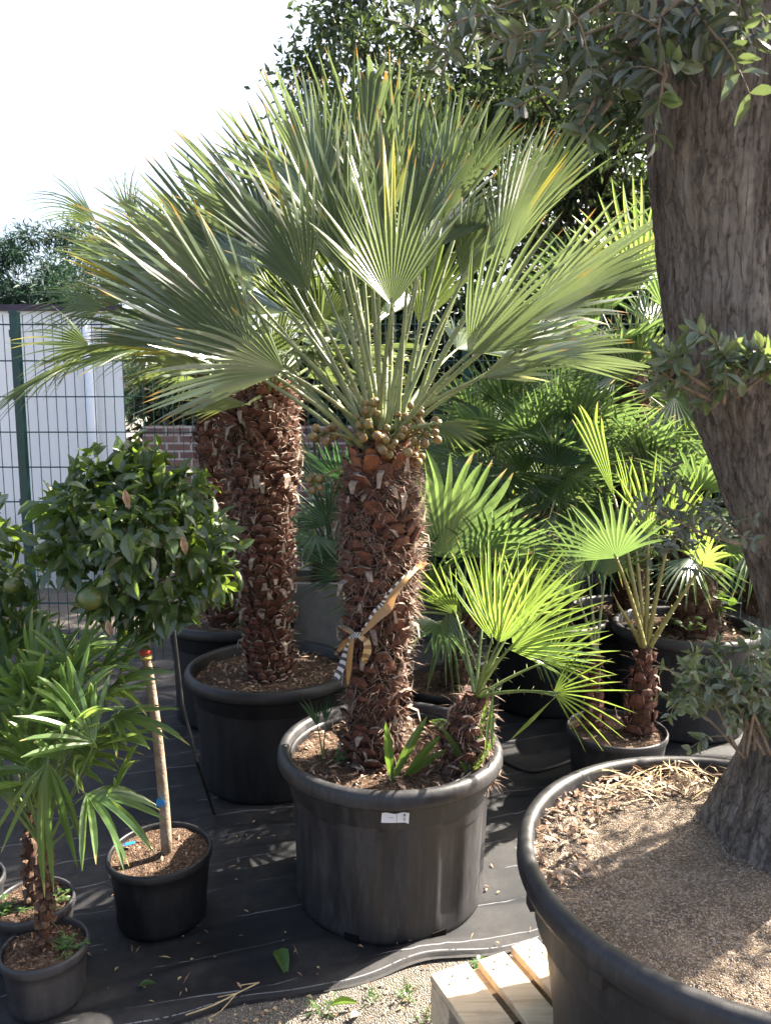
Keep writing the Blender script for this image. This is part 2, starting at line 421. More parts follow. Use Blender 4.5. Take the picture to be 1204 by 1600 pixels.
# ------------------------------------------------------------------ leaf clouds (vectorised)
def T_fine(curl=0.18, fold=0.18, wide=0.5):
    prof = [(0.0, 0.04), (0.18, 0.62), (0.42, 1.0), (0.68, 0.78), (0.88, 0.36), (1.0, 0.0)]
    V = []; Fc = []; t = []
    for (x, ww) in prof:
        dz = -curl * x * x
        if ww == 0: V.append((x, 0, dz)); t.append(x); continue
        V += [(x, -ww * wide, dz + fold * ww * wide), (x, 0, dz), (x, ww * wide, dz + fold * ww * wide)]; t += [x] * 3
    for i in range(len(prof) - 2):
        a, b = i * 3, i * 3 + 3
        Fc += [(a, a + 1, b + 1, b), (a + 1, a + 2, b + 2, b + 1)]
    a = (len(prof) - 2) * 3; tip = a + 3
    Fc += [(a, a + 1, tip), (a + 1, a + 2, tip)]
    return np.array(V), Fc, np.array(t)
def T_simple():
    V = [(0, 0, 0), (0.45, -0.5, 0.07), (1, 0, -0.12), (0.45, 0.5, 0.07)]
    return np.array(V), [(0, 1, 2), (0, 2, 3)], np.array([0, .45, 1, .45])

def norm(a): return a / np.maximum(np.linalg.norm(a, axis=1, keepdims=True), 1e-9)

def leaves(T, pos, axis, nrm, length, width):
    tv, tf, tt = T
    pos = np.asarray(pos); n = len(pos)
    a = norm(np.asarray(axis)); s = norm(np.cross(nrm, a)); u = np.cross(a, s)
    length = np.broadcast_to(length, n); width = np.broadcast_to(width, n)
    V = (pos[:, None, :] + a[:, None, :] * (tv[None, :, 0:1] * length[:, None, None])
         + s[:, None, :] * (tv[None, :, 1:2] * width[:, None, None])
         + u[:, None, :] * (tv[None, :, 2:3] * length[:, None, None]))
    k = len(tv)
    Fc = [tuple(i * k + j for j in f) for i in range(n) for f in tf]
    r = np.repeat(nr.rand(n), k)
    return V.reshape(-1, 3), Fc, r, np.tile(tt, n)

def cloud(name, mat, parent, centres, radii, n, T, length, aspect, shell=0.55, clump=0.0, updir=0.5, squash=1.0, spread=1.0):
    """leaves scattered through overlapping lumps, denser to the outside of every lump"""
    centres = np.asarray(centres, dtype=float); radii = np.asarray(radii, dtype=float)
    wgt = radii ** 2; idx = nr.choice(len(centres), n, p=wgt / wgt.sum())
    d = norm(nr.randn(n, 3))
    rr = (shell + (1 - shell) * nr.rand(n)) * (0.75 + 0.5 * nr.rand(n) ** 2)
    off = d * (radii[idx] * rr)[:, None]; off[:, 2] *= squash
    pos = centres[idx] + off
    ax = norm(d * 0.6 + nr.randn(n, 3) * 0.6 * spread + np.array([0, 0, -0.25]))
    nm = norm(d * 0.7 + np.array([0, 0, updir]) + nr.randn(n, 3) * 0.5)
    L = length * (0.65 + 0.6 * nr.rand(n))
    V, Fc, r, t = leaves(T, pos, ax, nm, L, L * aspect)
    return mesh_obj(name, V, Fc, mat, parent, attrs={'rnd': r, 't': t})

# ------------------------------------------------------------------ fan palm frond
UP = Vector((0, 0, 1))
def frond(parent, base, hub, tip, spread=110, nseg=22, split=0.5, droop=0.0, mat=None, pmat=None, roll=0, cup=0.12,
          pw=0.009, thorns=0, taper=0.32, narrow=1.0, arch=0.05, jit=0.05, yellow=0.0, bow=None, fold=0.75, strap=0.0, rolls=0.22, face=0.0, tp=1.9):
    base, hub, tip = Vector(base), Vector(hub), Vector(tip)
    a = tip - hub; L = a.length; a.normalize()
    rad = hub - base; rad.z = 0
    if rad.length < 0.04: rad = Vector((rnd.uniform(-1, 1), rnd.uniform(-1, 1), 0))
    rad.normalize()
    s = UP.cross(rad)
    s = (s - a * s.dot(a)); 
    if s.length < 0.15: s = a.cross(UP)
    s.normalize(); n = s.cross(a)
    if n.dot(UP * 1.0 - rad * 0.7) < 0: s = -s; n = -n
    if face:
        vd = (hub - Vector((0, 0, CAM_H))).normalized(); sf = a.cross(vd)
        if sf.length > 0.2:
            sf.normalize()
            if sf.dot(s) < 0: sf = -sf
            s = s.lerp(sf, face); s = (s - a * s.dot(a)).normalized()
            n2 = s.cross(a); n = n2 if n2.dot(n) > 0 else -n2
    if roll:
        c_, s_ = math.cos(R(roll)), math.sin(R(roll)); s, n = s * c_ + n * s_, n * c_ - s * s_
    sprd = R(spread); da = sprd / nseg / 2
    V, Fc, At, Ar, Ay = [], [], [], [], []
    yset = set()
    if yellow and rnd.random() < 0.6:
        k0 = rnd.randrange(nseg); yset = set(range(k0, k0 + max(1, int(yellow * nseg))))
    for i in range(nseg):
        ang = -sprd / 2 + sprd * (i + 0.5) / nseg
        q = abs(ang) / (sprd / 2)
        Li = L * (1 - taper * q ** 2) * rnd.uniform(0.92, 1.06)
        rs = split * L * (1 - 0.25 * q) * rnd.uniform(0.86, 1.14)
        rs = min(rs, Li * 0.8)
        ja, jn = rnd.gauss(0, jit), rnd.gauss(0, jit * 1.2)
        dr = droop * rnd.uniform(0.6, 1.4)
        jr = rnd.gauss(0, rolls); rv = rnd.random(); yv = 1.0 if i in yset else 0.0
        rl = [0.02 * L, rs * 0.4, rs * 0.75, rs] + [rs + (Li - rs) * f for f in (0.2, 0.4, 0.6, 0.8, 1.0)]
        o = len(V)
        for k, r in enumerate(rl):
            f = max(0, (r - rs) / max(Li - rs, 1e-6))
            an = ang + ja * f
            d = a * math.cos(an) + s * math.sin(an); tg = s * math.cos(an) - a * math.sin(an)
            c = hub + d * r + n * (cup * math.sin(an) ** 2 * r - arch * r * r / L + jn * f * (r - rs))
            if dr: c = c - UP * (dr * L * ((r / L) ** 2) * 0.35 + dr * (f ** 2) * (Li - rs))
            hw = min(r, rs) * math.tan(da)
            fo = fold * (1 + 0.6 * min(f * 3, 1))
            if strap:
                sw = strap * min(1, (r / L) / 0.35 + 0.12) * (1 - max(0, (r / Li - 0.70) / 0.30) ** 1.6) + 0.0006
                hw = min(max(hw, sw), sw) if r > rs else min(hw, sw)
            elif r > rs: hw *= (1 - 0.26 * min(1, f * 4) * narrow) * (1 - f ** tp) + 0.0004
            cr_, sr_ = math.cos(jr * min(1, f * 3)), math.sin(jr * min(1, f * 3))
            wv = (tg * cr_ + n * sr_) * hw; nn = n * cr_ - tg * sr_
            V += [c - wv + nn * hw * fo, c - nn * hw * fo * 0.4, c + wv + nn * hw * fo]
            At += [r / Li] * 3; Ar += [rv] * 3; Ay += [yv] * 3
        for k in range(len(rl) - 1):
            p = o + 3 * k
            Fc += [(p, p + 1, p + 4, p + 3), (p + 1, p + 2, p + 5, p + 4)]
    bl = mesh_obj('frond', V, Fc, mat, parent, attrs={'t': At, 'rnd': Ar, 'yel': Ay})
    # petiole
    mb = MB()
    mid = bow if bow is not None else (base + hub) / 2 + UP * 0.08 * (hub - base).length - a * 0.05 * (hub - base).length
    pts = bez(base, mid, hub, 9)
    mb.tube(pts, [pw * (1.25 - 0.75 * k / 9) for k in range(10)], 5)
    if thorns:
        for k in range(thorns):
            t = 0.15 + 0.8 * (k + rnd.random() * 0.5) / thorns
            j = min(int(t * 9), 8); p = pts[j].lerp(pts[j + 1], t * 9 - j)
            T = (pts[j + 1] - pts[j]).normalized(); sd_ = T.cross(n).normalized() * (1 if k % 2 else -1)
            w0 = pw * 0.35; b0 = p + sd_ * pw * 0.8
            mb.add([b0 - T * w0, b0 + T * w0, b0 + n * w0, b0 + sd_ * rnd.uniform(0.009, 0.016) + T * 0.006], [(0, 1, 3), (1, 2, 3), (2, 0, 3)])
    # hastula where the blade joins
    mb.tube([hub - a * 0.012, hub + a * 0.02], [pw * 0.55, pw * 0.25], 5)
    mb.build('petiole', pmat, bl, True)
    return bl

def fronds_random(parent, base, n, az0, az1, el0, el1, lp, lb, seed=None, **kw):
    for i in range(n):
        az = R(az0 + (az1 - az0) * (i + rnd.random() * 0.8) / n); el = R(rnd.uniform(el0, el1))
        l1, l2 = lp * rnd.uniform(0.8, 1.15), lb * rnd.uniform(0.85, 1.12)
        d = Vector((math.sin(az) * math.cos(el), math.cos(az) * math.cos(el), math.sin(el)))
        hub = base + d * l1
        el2 = el - R(rnd.uniform(8, 32))
        d2 = Vector((math.sin(az) * math.cos(el2), math.cos(az) * math.cos(el2), math.sin(el2)))
        frond(parent, base + d * 0.03, hub, hub + d2 * l2, **kw)

# ------------------------------------------------------------------ shaggy palm trunk
def palm_trunk(parent, pts, radii, rows, around, size=0.05, out=0.3, fibres=900, pale=0.15, fresh_top=0.0, mats=None, fib_len=0.05, seg=14, droop_f=0.5, miss=0.08, cutp=0.4, fib_bias=1.0):
    pts = [Vector(p) for p in pts]
    def at(u):
        x = u * (len(pts) - 1); i = min(int(x), len(pts) - 2); f = x - i
        return pts[i].lerp(pts[i + 1], f), radii[i] * (1 - f) + radii[i + 1] * f
    mb = MB()
    ring = [at(k / seg) for k in range(seg + 1)]
    mb.tube([c for c, r in ring], [r * 0.93 for c, r in ring], 18, 0)
    H = (pts[-1] - pts[0]).length
    for j in range(rows):
        for k in range(around):
            u = (j + 0.15 + rnd.uniform(-0.18, 0.18)) / rows
            if u < 0 or u > 1 or rnd.random() < miss: continue
            c, r = at(u)
            ph = 2 * math.pi * (k + 0.5 * (j % 2) + rnd.uniform(-0.14, 0.14)) / around + 0.13 * j
            o = Vector((math.cos(ph), math.sin(ph), 0)); tg = Vector((-o.y, o.x, 0))
            top = fresh_top and u > 1 - fresh_top
            cl = noise.noise(Vector((math.cos(ph) * 1.3 + pts[0].x * 7, math.sin(ph) * 1.3, u * 7)))
            sz = size * rnd.uniform(0.7, 1.25) * (1.35 if top else 1) * (1 + 0.55 * cl)
            w0 = 2 * math.pi * r / around * rnd.uniform(0.42, 0.56)
            ou = out * rnd.uniform(0.4, 1.6) * max(0.3, 1 + 1.1 * cl)
            if top: ou *= 0.6
            lean = rnd.uniform(-0.2, 0.2) * sz
            h = sz * rnd.uniform(0.6, 1.15); cm = 2 if rnd.random() < cutp else 0
            V = []
            prof = [(0.0, 0.90, 1.0), (0.45, 1.0 + ou * 0.25, 0.92), (1.0, 1.0, 0.62)]
            for q, (z, rm, wm) in enumerate(prof):
                ro = r * 0.97 + (0 if q == 0 else (ou * h * (z ** 1.3))) + (0.004 if q else -0.004)
                for e in (-1, 0, 1):
                    V.append(c + o * (ro + (0.007 if e == 0 else 0) * (1 if q else 0)) + tg * (e * w0 * wm + lean * z) + UP * (h * z - h * 0.3 + (0.006 * (1 - abs(e)) if q == 2 else rnd.uniform(-.004, .004) if q == 2 else 0)))
            th = 0.010
            for e in (-1, 0, 1):
                V.append(V[6 + e + 1] - o * th + UP * 0.002)
            V.append(c + o * (r * 0.95) - tg * w0 + UP * h * 0.1); V.append(c + o * (r * 0.95) + tg * w0 + UP * h * 0.1)
            ms = 4 if top else 1
            mb.add(V, [(0, 1, 4, 3), (1, 2, 5, 4), (3, 4, 7, 6), (4, 5, 8, 7)], ms)
            off = len(mb.V) - len(V)
            mb.F += [tuple(off + i for i in f) for f in ((6, 7, 10, 9), (7, 8, 11, 10))]; mb.M += [cm, cm]
            mb.F += [tuple(off + i for i in f) for f in ((3, 6, 9, 12), (5, 13, 11, 8), (12, 9, 10, 11, 13))]; mb.M += [1, 1, 1]
            if rnd.random() < pale * max(0.1, 0.8 + 2.6 * cl) and not top:      # a split, bleached remnant of the petiole
                st = c + o * (r + ou * h * 0.8) + tg * rnd.uniform(-w0, w0) * 0.5 + UP * h * 0.5
                wv = tg * rnd.uniform(0.004, 0.013)
                ln = rnd.uniform(0.02, 0.065); sgn = rnd.choice((-1, -1, 1)); tw = tg * rnd.uniform(-0.02, 0.02)
                p1 = st + o * ln * 0.45 + UP * ln * 0.2 * sgn + tw * 0.5; p2 = st + o * ln * 0.55 + UP * ln * 0.9 * sgn + tw
                mb.add([st - wv, st + wv, p1 + wv, p1 - wv, p2 + wv * rnd.uniform(.1, .8), p2 - wv * rnd.uniform(.1, .7)], [(0, 1, 2, 3), (3, 2, 4, 5)], 2)
    for k in range(fibres):
        u = rnd.random() ** fib_bias; c, r = at(u); ph = rnd.uniform(0, 2 * math.pi)
        if noise.noise(Vector((math.cos(ph) * 1.6 + 5, math.sin(ph) * 1.6 + pts[0].x * 7, u * 8))) < -0.02 and rnd.random() < 0.75: continue
        o = Vector((math.cos(ph), math.sin(ph), 0)); tg = Vector((-o.y, o.x, 0))
        st = c + o * (r * rnd.uniform(0.97, 1.06)) + UP * rnd.uniform(-.02, .02)
        ln = fib_len * rnd.uniform(0.4, 1.3)
        d1 = (o * rnd.uniform(0.2, 1.0) + tg * rnd.uniform(-1, 1) + UP * rnd.uniform(-0.6, 0.8)).normalized()
        d2 = (d1 + tg * rnd.uniform(-0.8, 0.8) - UP * rnd.uniform(0, 1.6) * droop_f + o * 0.1).normalized()
        wv = UP.cross(d1); wv = (wv.normalized() if wv.length > .1 else tg) * rnd.uniform(0.0005, 0.0019)
        wv = wv + UP * rnd.uniform(-.0008, .0008)
        p1 = st + d1 * ln * 0.5; p2 = p1 + d2 * ln * 0.5
        mb.add([st - wv, st + wv, p1 + wv, p1 - wv, p2], [(0, 1, 2, 3), (3, 2, 4)], 3)
    return mb.build('trunk', mats or [M_CORE, M_SCALE, M_CUT, M_FIBRE, M_SCALE_NEW], parent)

# ------------------------------------------------------------------ pots
def lathe(profile, n=72, mod=None):
    V = []; Fc = []
    for j, (r, z) in enumerate(profile):
        for k in range(n):
            a = 2 * math.pi * k / n
            rr = r + (mod(a, z, r) if mod else 0)
            V.append((rr * math.cos(a), rr * math.sin(a), z))
    for j in range(len(profile) - 1):
        for k in range(n):
            Fc.append((j * n + k, j * n + (k + 1) % n, (j + 1) * n + (k + 1) % n, (j + 1) * n + k))
    return V, Fc

def soil_disc(c, r, z, amp, seed=0, nr_=16, na=56, mound=0.0):
    V = [(c[0], c[1], z + mound)]; Fc = []
    for i in range(1, nr_ + 1):
        q = i / nr_
        for k in range(na):
            a = 2 * math.pi * k / na; x, y = r * q * math.cos(a), r * q * math.sin(a)
            h = noise.noise(Vector((x * 9 + seed, y * 9, seed))) + 0.5 * noise.noise(Vector((x * 24, y * 24 + seed, seed)))
            V.append((c[0] + x, c[1] + y, z + h * amp * (1 if i < nr_ else 0.3) + mound * (1 - q * q)))
    for k in range(na): Fc.append((0, 1 + k, 1 + (k + 1) % na))
    for i in range(nr_ - 1):
        for k in range(na):
            a = 1 + i * na
            Fc.append((a + k, a + na + k, a + na + (k + 1) % na, a + (k + 1) % na))
    return V, Fc

def litter_mesh(c, r, z, n, mats, ln=(0.015, 0.06), wd=(0.002, 0.008), amp=0.02, inner=0.0, lift=0.35, sect=None):
    mb = MB()
    for i in range(n):
        a = rnd.uniform(0, 2 * math.pi) if not sect else rnd.uniform(*sect)
        q = math.sqrt(rnd.uniform(inner ** 2, 1)) * r
        p = Vector((c[0] + q * math.cos(a), c[1] + q * math.sin(a), z + rnd.uniform(0.002, amp)))
        d = Vector((rnd.gauss(0, 1), rnd.gauss(0, 1), rnd.uniform(-lift, lift))).normalized()
        l = rnd.uniform(*ln); wv = d.cross(UP).normalized() * rnd.uniform(*wd) + UP * rnd.uniform(-.002, .002)
        m = rnd.randrange(len(mats)); b = UP * rnd.uniform(0, 0.25) * l
        mb.add([p - d * l / 2, p - wv + b, p + wv + b, p + d * l / 2 - wv * .3, p + d * l / 2 + wv * .3],
               [(0, 2, 1), (1, 2, 4, 3)], m)
    return mb

def pot(label, x, y, z0, r, h, cat='plant pot', style='big', mat=None, soil=None, n_litter=150, litter_mats=None, soil_drop=0.05, group=None, base=0.84, name='plant_pot', ribs=0):
    t = thing(name, label, cat, (x, y, z0), group)
    rb = r * base; lip = 0.028 if style == 'big' else 0.010
    rw = 0.028 if style == 'big' else 0.007       # rim width outwards
    body = r - rw
    prof = [(0.001, 0.012), (rb * 0.9, 0.012), (rb - 0.01, 0.0), (rb, 0.004), (rb + 0.004, 0.02)]
    if style == 'big':
        step = h * 0.74
        r1 = rb + (body - 0.012 - rb) * 0.78
        prof += [(rb + (r1 - rb) * f, 0.02 + (step - 0.02) * f) for f in (0.15, 0.3, 0.5, 0.7, 0.9, 1.0)]
        prof += [(r1 + 0.008, step + 0.008), (body - 0.004, h - 0.062), (body, h - 0.055), (body + 0.004, h - 0.052)]
        prof += [(r - 0.004, h - 0.050), (r, h - 0.040), (r - 0.001, h - 0.018), (r - 0.007, h - 0.005), (r - 0.018, h), (r - 0.030, h - 0.002), (r - 0.036, h - 0.012), (r - 0.040, h - 0.16)]
    else:
        prof += [(rb + (body - rb) * f, 0.02 + (h - 0.05) * f) for f in (0.2, 0.4, 0.6, 0.8, 1.0)]
        prof += [(r - 0.002, h - 0.026), (r, h - 0.020), (r, h - 0.006), (r - 0.003, h), (r - 0.008, h), (r - 0.010, h - 0.006), (r - 0.014, h - 0.10)]
    def mod(a, z, rr):
        v = 0.0022 * math.sin(3 * a + 1.3 + z * 4) * (z / h)
        if ribs and 0.03 < z < h * 0.73:
            q = (a * ribs / (2 * math.pi)) % 1
            v += -0.010 * max(0, min(1, (0.20 - abs(q - 0.5)) / 0.04)) * min(1, (h * 0.73 - z) / 0.03, (z - 0.03) / 0.03)
        return v
    V, Fc = lathe(prof, 144 if ribs else 80, mod)
    body_o = mesh_obj('pot_shell', [(a + x, b + y, c + z0) for a, b, c in V], Fc, mat or M_POT, t, smooth=True)
    me = body_o.data
    rs = r - (0.038 if style == 'big' else 0.012)
    zs = z0 + h - soil_drop
    V, Fc = soil_disc((x, y), rs, zs, 0.012, x * 3 + y)
    so_ = mesh_obj('soil', V, Fc, soil or M_SOIL, t, smooth=True)
    if n_litter:
        sm = style != 'big'
        l = litter_mesh((x, y), rs * 0.96, zs, n_litter, litter_mats or [M_LITTER, M_LITTER, M_DRYLEAF, M_CUT], (0.006, 0.024) if sm else (0.012, 0.05), (0.001, 0.005) if sm else (0.0015, 0.006), amp=0.010 if sm else 0.018).build('litter', litter_mats or [M_LITTER, M_LITTER, M_DRYLEAF, M_CUT], so_)
        l['kind'] = 'stuff'
    return t

# =================================================================== SETTING
# ground: one worn asphalt sheet to the horizon, finer near the camera
gx = np.concatenate([[-150, -40, -12], np.linspace(-4, 4, 60), [12, 40, 150]])
gy = np.concatenate([[-60, -10], np.linspace(0.6, 6, 60), [14, 40, 200]])
V = [(x, y, 0.006 * noise.noise(Vector((x * 3, y * 3, 0))) if (-4.1 < x < 4.1 and 0.5 < y < 6.1) else 0) for y in gy for x in gx]
nx = len(gx)
Fc = [(j * nx + i, j * nx + i + 1, (j + 1) * nx + i + 1, (j + 1) * nx + i) for j in range(len(gy) - 1) for i in range(nx - 1)]
g = mesh_obj('ground', V, Fc, M_ASPH, smooth=True); g['kind'] = 'structure'

# woven black ground fabric with creases and a frayed front edge
def edge_y(x): return 1.905 + 0.30 * x + 0.012 * math.sin(x * 13) + (0.02 * noise.noise(Vector((x * 5, 0, 3))))
def fab_z(x, y):
    z = 0.014 + 0.005 * noise.noise(Vector((x * 4, y * 4, 7)))
    v = y - 0.28 * x + 0.05 * noise.noise(Vector((x * 2.2, y * 1.5, 1)))
    m = math.exp(-((x + 0.5) / 0.45) ** 2 - ((y - 2.45) / 0.42) ** 2)
    z += 0.016 * m * max(0, math.sin(v * 46)) ** 2
    z += 0.006 * max(0, math.sin(v * 19 + 1.5 * noise.noise(Vector((x * 1.5, y, 4))))) ** 6
    e = y - edge_y(x)
    z += 0.016 * math.exp(-((e - 0.05) / 0.035) ** 2) * (0.5 + 0.5 * math.sin(x * 9 + 1))
    if e < 0.012: z -= 0.008
    return z
NXF, NYF = 300, 190
V = []; EA = []
for j in range(NYF + 1):
    q = (j / NYF) ** 1.9
    for i in range(NXF + 1):
        x = -3.2 + 7.2 * i / NXF
        e = edge_y(x); y = e + (5.2 - e) * q
        V.append((x, y, fab_z(x, y))); EA.append(y - e)
Fc = [(j * (NXF + 1) + i, j * (NXF + 1) + i + 1, (j + 1) * (NXF + 1) + i + 1, (j + 1) * (NXF + 1) + i) for j in range(NYF) for i in range(NXF)]
g = mesh_obj('ground_fabric', V, Fc, M_FABRIC, smooth=True, attrs={'e': EA}); g['kind'] = 'structure'

# wire mesh fence
FY = 4.45
fence = thing('wire_fence', 'dark green welded wire fence running behind all the potted palms', 'fence', (0, FY, 0))
mb = MB()
for i in range(-80, 110):
    x = i * 0.0553
    mb.tube([(x, FY, 0.04), (x, FY, 2.06)], 0.0026, 4)
for k in range(10):
    z = 0.08 + k * 0.2016 + 0.11
    if z > 2.03: continue
    for dy in (-0.006, 0.006): mb.tube([(-4.45, FY + dy, z), (6.1, FY + dy, z)], 0.0036, 4)
mb.build('wire_mesh', M_WIRE, fence)
px0 = P(33, 650, FY - 0.03).x
for k, x in enumerate((px0, px0 + 2.53, px0 + 5.06, px0 + 7.59)):
    mb = MB(); mb.box((x, FY - 0.032, 1.03), (0.022, 0, 0), (0, 0.02, 0), (0, 0, 1.03)); mb.box((x, FY - 0.032, 2.068), (0.024, 0, 0), (0, 0.022, 0), (0, 0, 0.008))
    p = mb.build('post', M_WIRE, fence)
    for z in (0.4, 1.0, 1.6, 1.95):
        mb = MB(); mb.box((x, FY - 0.055, z), (0.026, 0, 0), (0, 0.002, 0), (0, 0, 0.02)); mb.build('clamp', M_WIRE, p)

# white outbuilding
BY = 6.5
bx1 = P(193, 600, BY).x; zt = P(100, 486, BY).z
gar = thing('outbuilding', 'low white rendered outbuilding with a dark flat roof edge behind the fence', 'building', (bx1 - 2.5, BY, 0))
def plan(z0, z1, g_):
    q = [(bx1 - 8 - g_, BY - g_), (bx1 + g_, BY - g_), (bx1 - 2.2 + g_, BY + 5 + g_), (bx1 - 8 - g_, BY + 5 + g_)]
    return [(x, y, z0) for x, y in q] + [(x, y, z1) for x, y in q], [(3, 2, 1, 0), (4, 5, 6, 7), (0, 1, 5, 4), (1, 2, 6, 5), (2, 3, 7, 6), (3, 0, 4, 7)]
mb = MB(); mb.add(*plan(0, zt, 0)); mb.build('wall', M_RENDER, gar)
mb = MB(); mb.add(*plan(zt + 0.001, zt + 0.05, 0.03)); mb.build('roof', M_FASCIA, gar)
dx = P(148, 650, BY).x
mb = MB(); mb.tube([(dx, BY - 0.06, 0.05), (dx, BY - 0.06, zt - 0.01)], 0.045, 12)
for z in (0.9, 1.9): mb.tube([(dx, BY - 0.06, z), (dx, BY - 0.06, z + 0.03)], 0.050, 12)
mb.build('downpipe', M_PIPE, gar, True)

# brick wall
wt = P(300, 667, 7.0).z
bw = MB()
bw.box((-0.75, 7.12, wt / 2 - 0.04), (1.45, 0, 0), (0, 0.12, 0), (0, 0, wt / 2 - 0.04))
x = bx1 + 0.06
bwl = bw
for i in range(25):                                     # coping: bricks on edge with an uneven top
    xx = -2.14 + i * 0.114
    bwl.box((xx, 7.12, wt - 0.035 + rnd.uniform(-0.008, 0.006)), (0.051, 0, 0), (0, 0.125, 0), (0, 0, 0.045))
o = bwl.build('brick_wall', M_BRICK); tag(o, 'old red brick wall with pale mortar beyond the wire fence', 'wall')

# far trees and hedge
def tree_limbs(parent, base, top, r0, targets, mat=M_TRUNKD):
    mb = MB()
    pts = spline([base, Vector(base).lerp(Vector(top), 0.5) + Vector((0.1, 0.05, 0)), top], 6)
    mb.tube(pts, [r0 * (1 - 0.55 * i / (len(pts) - 1)) for i in range(len(pts))], 10)
    for tq in targets:
        f = rnd.uniform(0.45, 1.0); st = pts[int(f * (len(pts) - 1))]
        md = st.lerp(Vector(tq), 0.5) + Vector((0, 0, 0.25))
        b = bez(st, md, tq, 6)
        mb.tube(b, [r0 * 0.28 * (1 - 0.85 * i / 6) for i in range(7)], 6)
    return mb.build('trunk', mat, parent, True)

def big_tree(label, cat, name, base, centre, rx, rz, nl, leaf, mat, n_lumps, aspect=0.5, bare_low=None, seed=1, lump=(0.32, 0.6), extra=()):
    extra = [tuple(e) for e in extra]
    r_ = random.Random(seed)
    t = thing(name, label, cat, base)
    cs, rs = [], []
    for i in range(n_lumps):
        for _ in range(40):
            v = Vector((r_.uniform(-1, 1), r_.uniform(-1, 1), r_.uniform(-1, 1)))
            if 0.25 < v.length < 1: break
        cs.append((centre[0] + v.x * rx, centre[1] + v.y * rx, centre[2] + v.z * rz)); rs.append(r_.uniform(*lump))
    cs += extra; rs += [0.62] * len(extra)
    tree_limbs(t, Vector(base), Vector((centre[0], centre[1], centre[2] + rz * 0.3)), 0.11 if rx > 2 else 0.06, [c for c in cs[::3]])
    cloud('crown', mat, t, cs, rs, nl, T_simple(), leaf, aspect, shell=0.15, squash=0.7)
    return t
big_tree('tall leafy tree with small drooping leaves rising above the palm crowns', 'tree', 'leafy_tree', (2.0, 9.6, 0), (2.6, 9.4, 4.9), 3.5, 3.5, 88000, 0.108, M_TREE, 150, 0.45, seed=5, lump=(0.4, 0.75),
         extra=[P(x + nr.randint(-25, 25), y + nr.randint(-20, 20), 8.6 + 1.6 * nr.rand()) for x, y in ((500, 60), (510, 130), (500, 200), (530, 280), (540, 20), (590, 90), (600, 170), (610, 250), (600, -20), (670, 60), (690, 150), (690, 240),
                (700, 320), (760, 30), (770, 120), (790, 210), (850, 60), (860, 160), (880, 250), (880, 330), (950, 100), (960, 200), (970, 290), (1030, 150), (1040, 260), (820, 390), (900, 420), (980, 390), (560, -80), (680, -60), (620, 330), (540, 360), (720, 400), (640, 420))])
big_tree('blue green conifer standing behind the white outbuilding', 'tree', 'conifer_tree', (-5.0, 12.2, 0), (-5.0, 12.2, 2.7), 1.3, 1.9, 30000, 0.13, M_CONIFER, 80, 0.13, seed=9, lump=(0.3, 0.5))
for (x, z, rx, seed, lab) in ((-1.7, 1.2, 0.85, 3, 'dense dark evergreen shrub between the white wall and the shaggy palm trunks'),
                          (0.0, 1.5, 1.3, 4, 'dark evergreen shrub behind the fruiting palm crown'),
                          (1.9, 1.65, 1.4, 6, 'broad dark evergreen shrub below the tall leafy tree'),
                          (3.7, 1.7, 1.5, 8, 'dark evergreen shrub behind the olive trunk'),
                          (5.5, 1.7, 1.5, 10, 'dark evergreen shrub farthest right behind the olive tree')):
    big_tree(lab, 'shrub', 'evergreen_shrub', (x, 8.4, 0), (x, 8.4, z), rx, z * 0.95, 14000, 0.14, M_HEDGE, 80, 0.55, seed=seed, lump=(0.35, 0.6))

# =================================================================== MAIN PALM
PX, PY = 0.0, 2.30
RIM = 0.485
mp = pot('large scuffed black pot with a white paper sticker holding the fruiting palm', P(609, 1180, PY).x, PY, 0.016, 0.35, RIM, ribs=10, n_litter=420, soil_drop=0.055)
pxm = mp.location.x
# thin liner rim inside the pot
V, Fc = lathe([(0.300, 0.40), (0.303, 0.462), (0.300, 0.476), (0.295, 0.476), (0.292, 0.462), (0.290, 0.40)], 72, lambda a, z, r: 0.004 * math.sin(2 * a))
mesh_obj('liner', [(a + pxm - 0.012, b + PY, c) for a, b, c in V], Fc, M_POTC, mp, smooth=True)
# drainage notches at the foot of the pot
mb = MB()
for a in (-62, -112):
    c = Vector((pxm + math.cos(R(a)) * 0.291, PY + math.sin(R(a)) * 0.291, 0.030)); o = Vector((math.cos(R(a)), math.sin(R(a)), 0)); tg = Vector((-o.y, o.x, 0))
    mb.box(c + o * 0.006, tg * 0.022, o * 0.004, UP * 0.012)
M_DARK = plain('dark hole', (0.004, 0.004, 0.004), (0.006, 0.006, 0.006), 10, 0.9, 0.1)
mb.build('drain_hole', M_DARK, mp)
# sticker: curved white paper with a printed fold and marks
mb = MB()
def on_pot(a, z, e=0.0):
    rr = 0.3165 + e
    return Vector((pxm + rr * math.sin(a), PY - rr * math.cos(a), z + 0.016))
zt_, zb_ = 0.418, 0.390
V = []; N = 10
for i in range(N + 1):
    a = -0.075 + 0.235 * i / N
    V += [on_pot(a - 0.006, zb_ + 0.004 * math.sin(i * 1.7) * (i == N or i == 0), 0.004 + 0.002 * (i > 8)), on_pot(a, zt_ + 0.002 * math.sin(i), 0.004 + 0.001 * (i > 8))]
stk = MB(); stk.add(V, [(2 * i, 2 * i + 2, 2 * i + 3, 2 * i + 1) for i in range(N)])
stk = stk.build('sticker', M_STICK, mp)
mb = MB()
def mark(a0, a1, z0, z1): mb.add([on_pot(a0, z0, .0062), on_pot(a1, z0, .0062), on_pot(a1, z1, .0062), on_pot(a0, z1, .0062)], [(0, 1, 2, 3)])
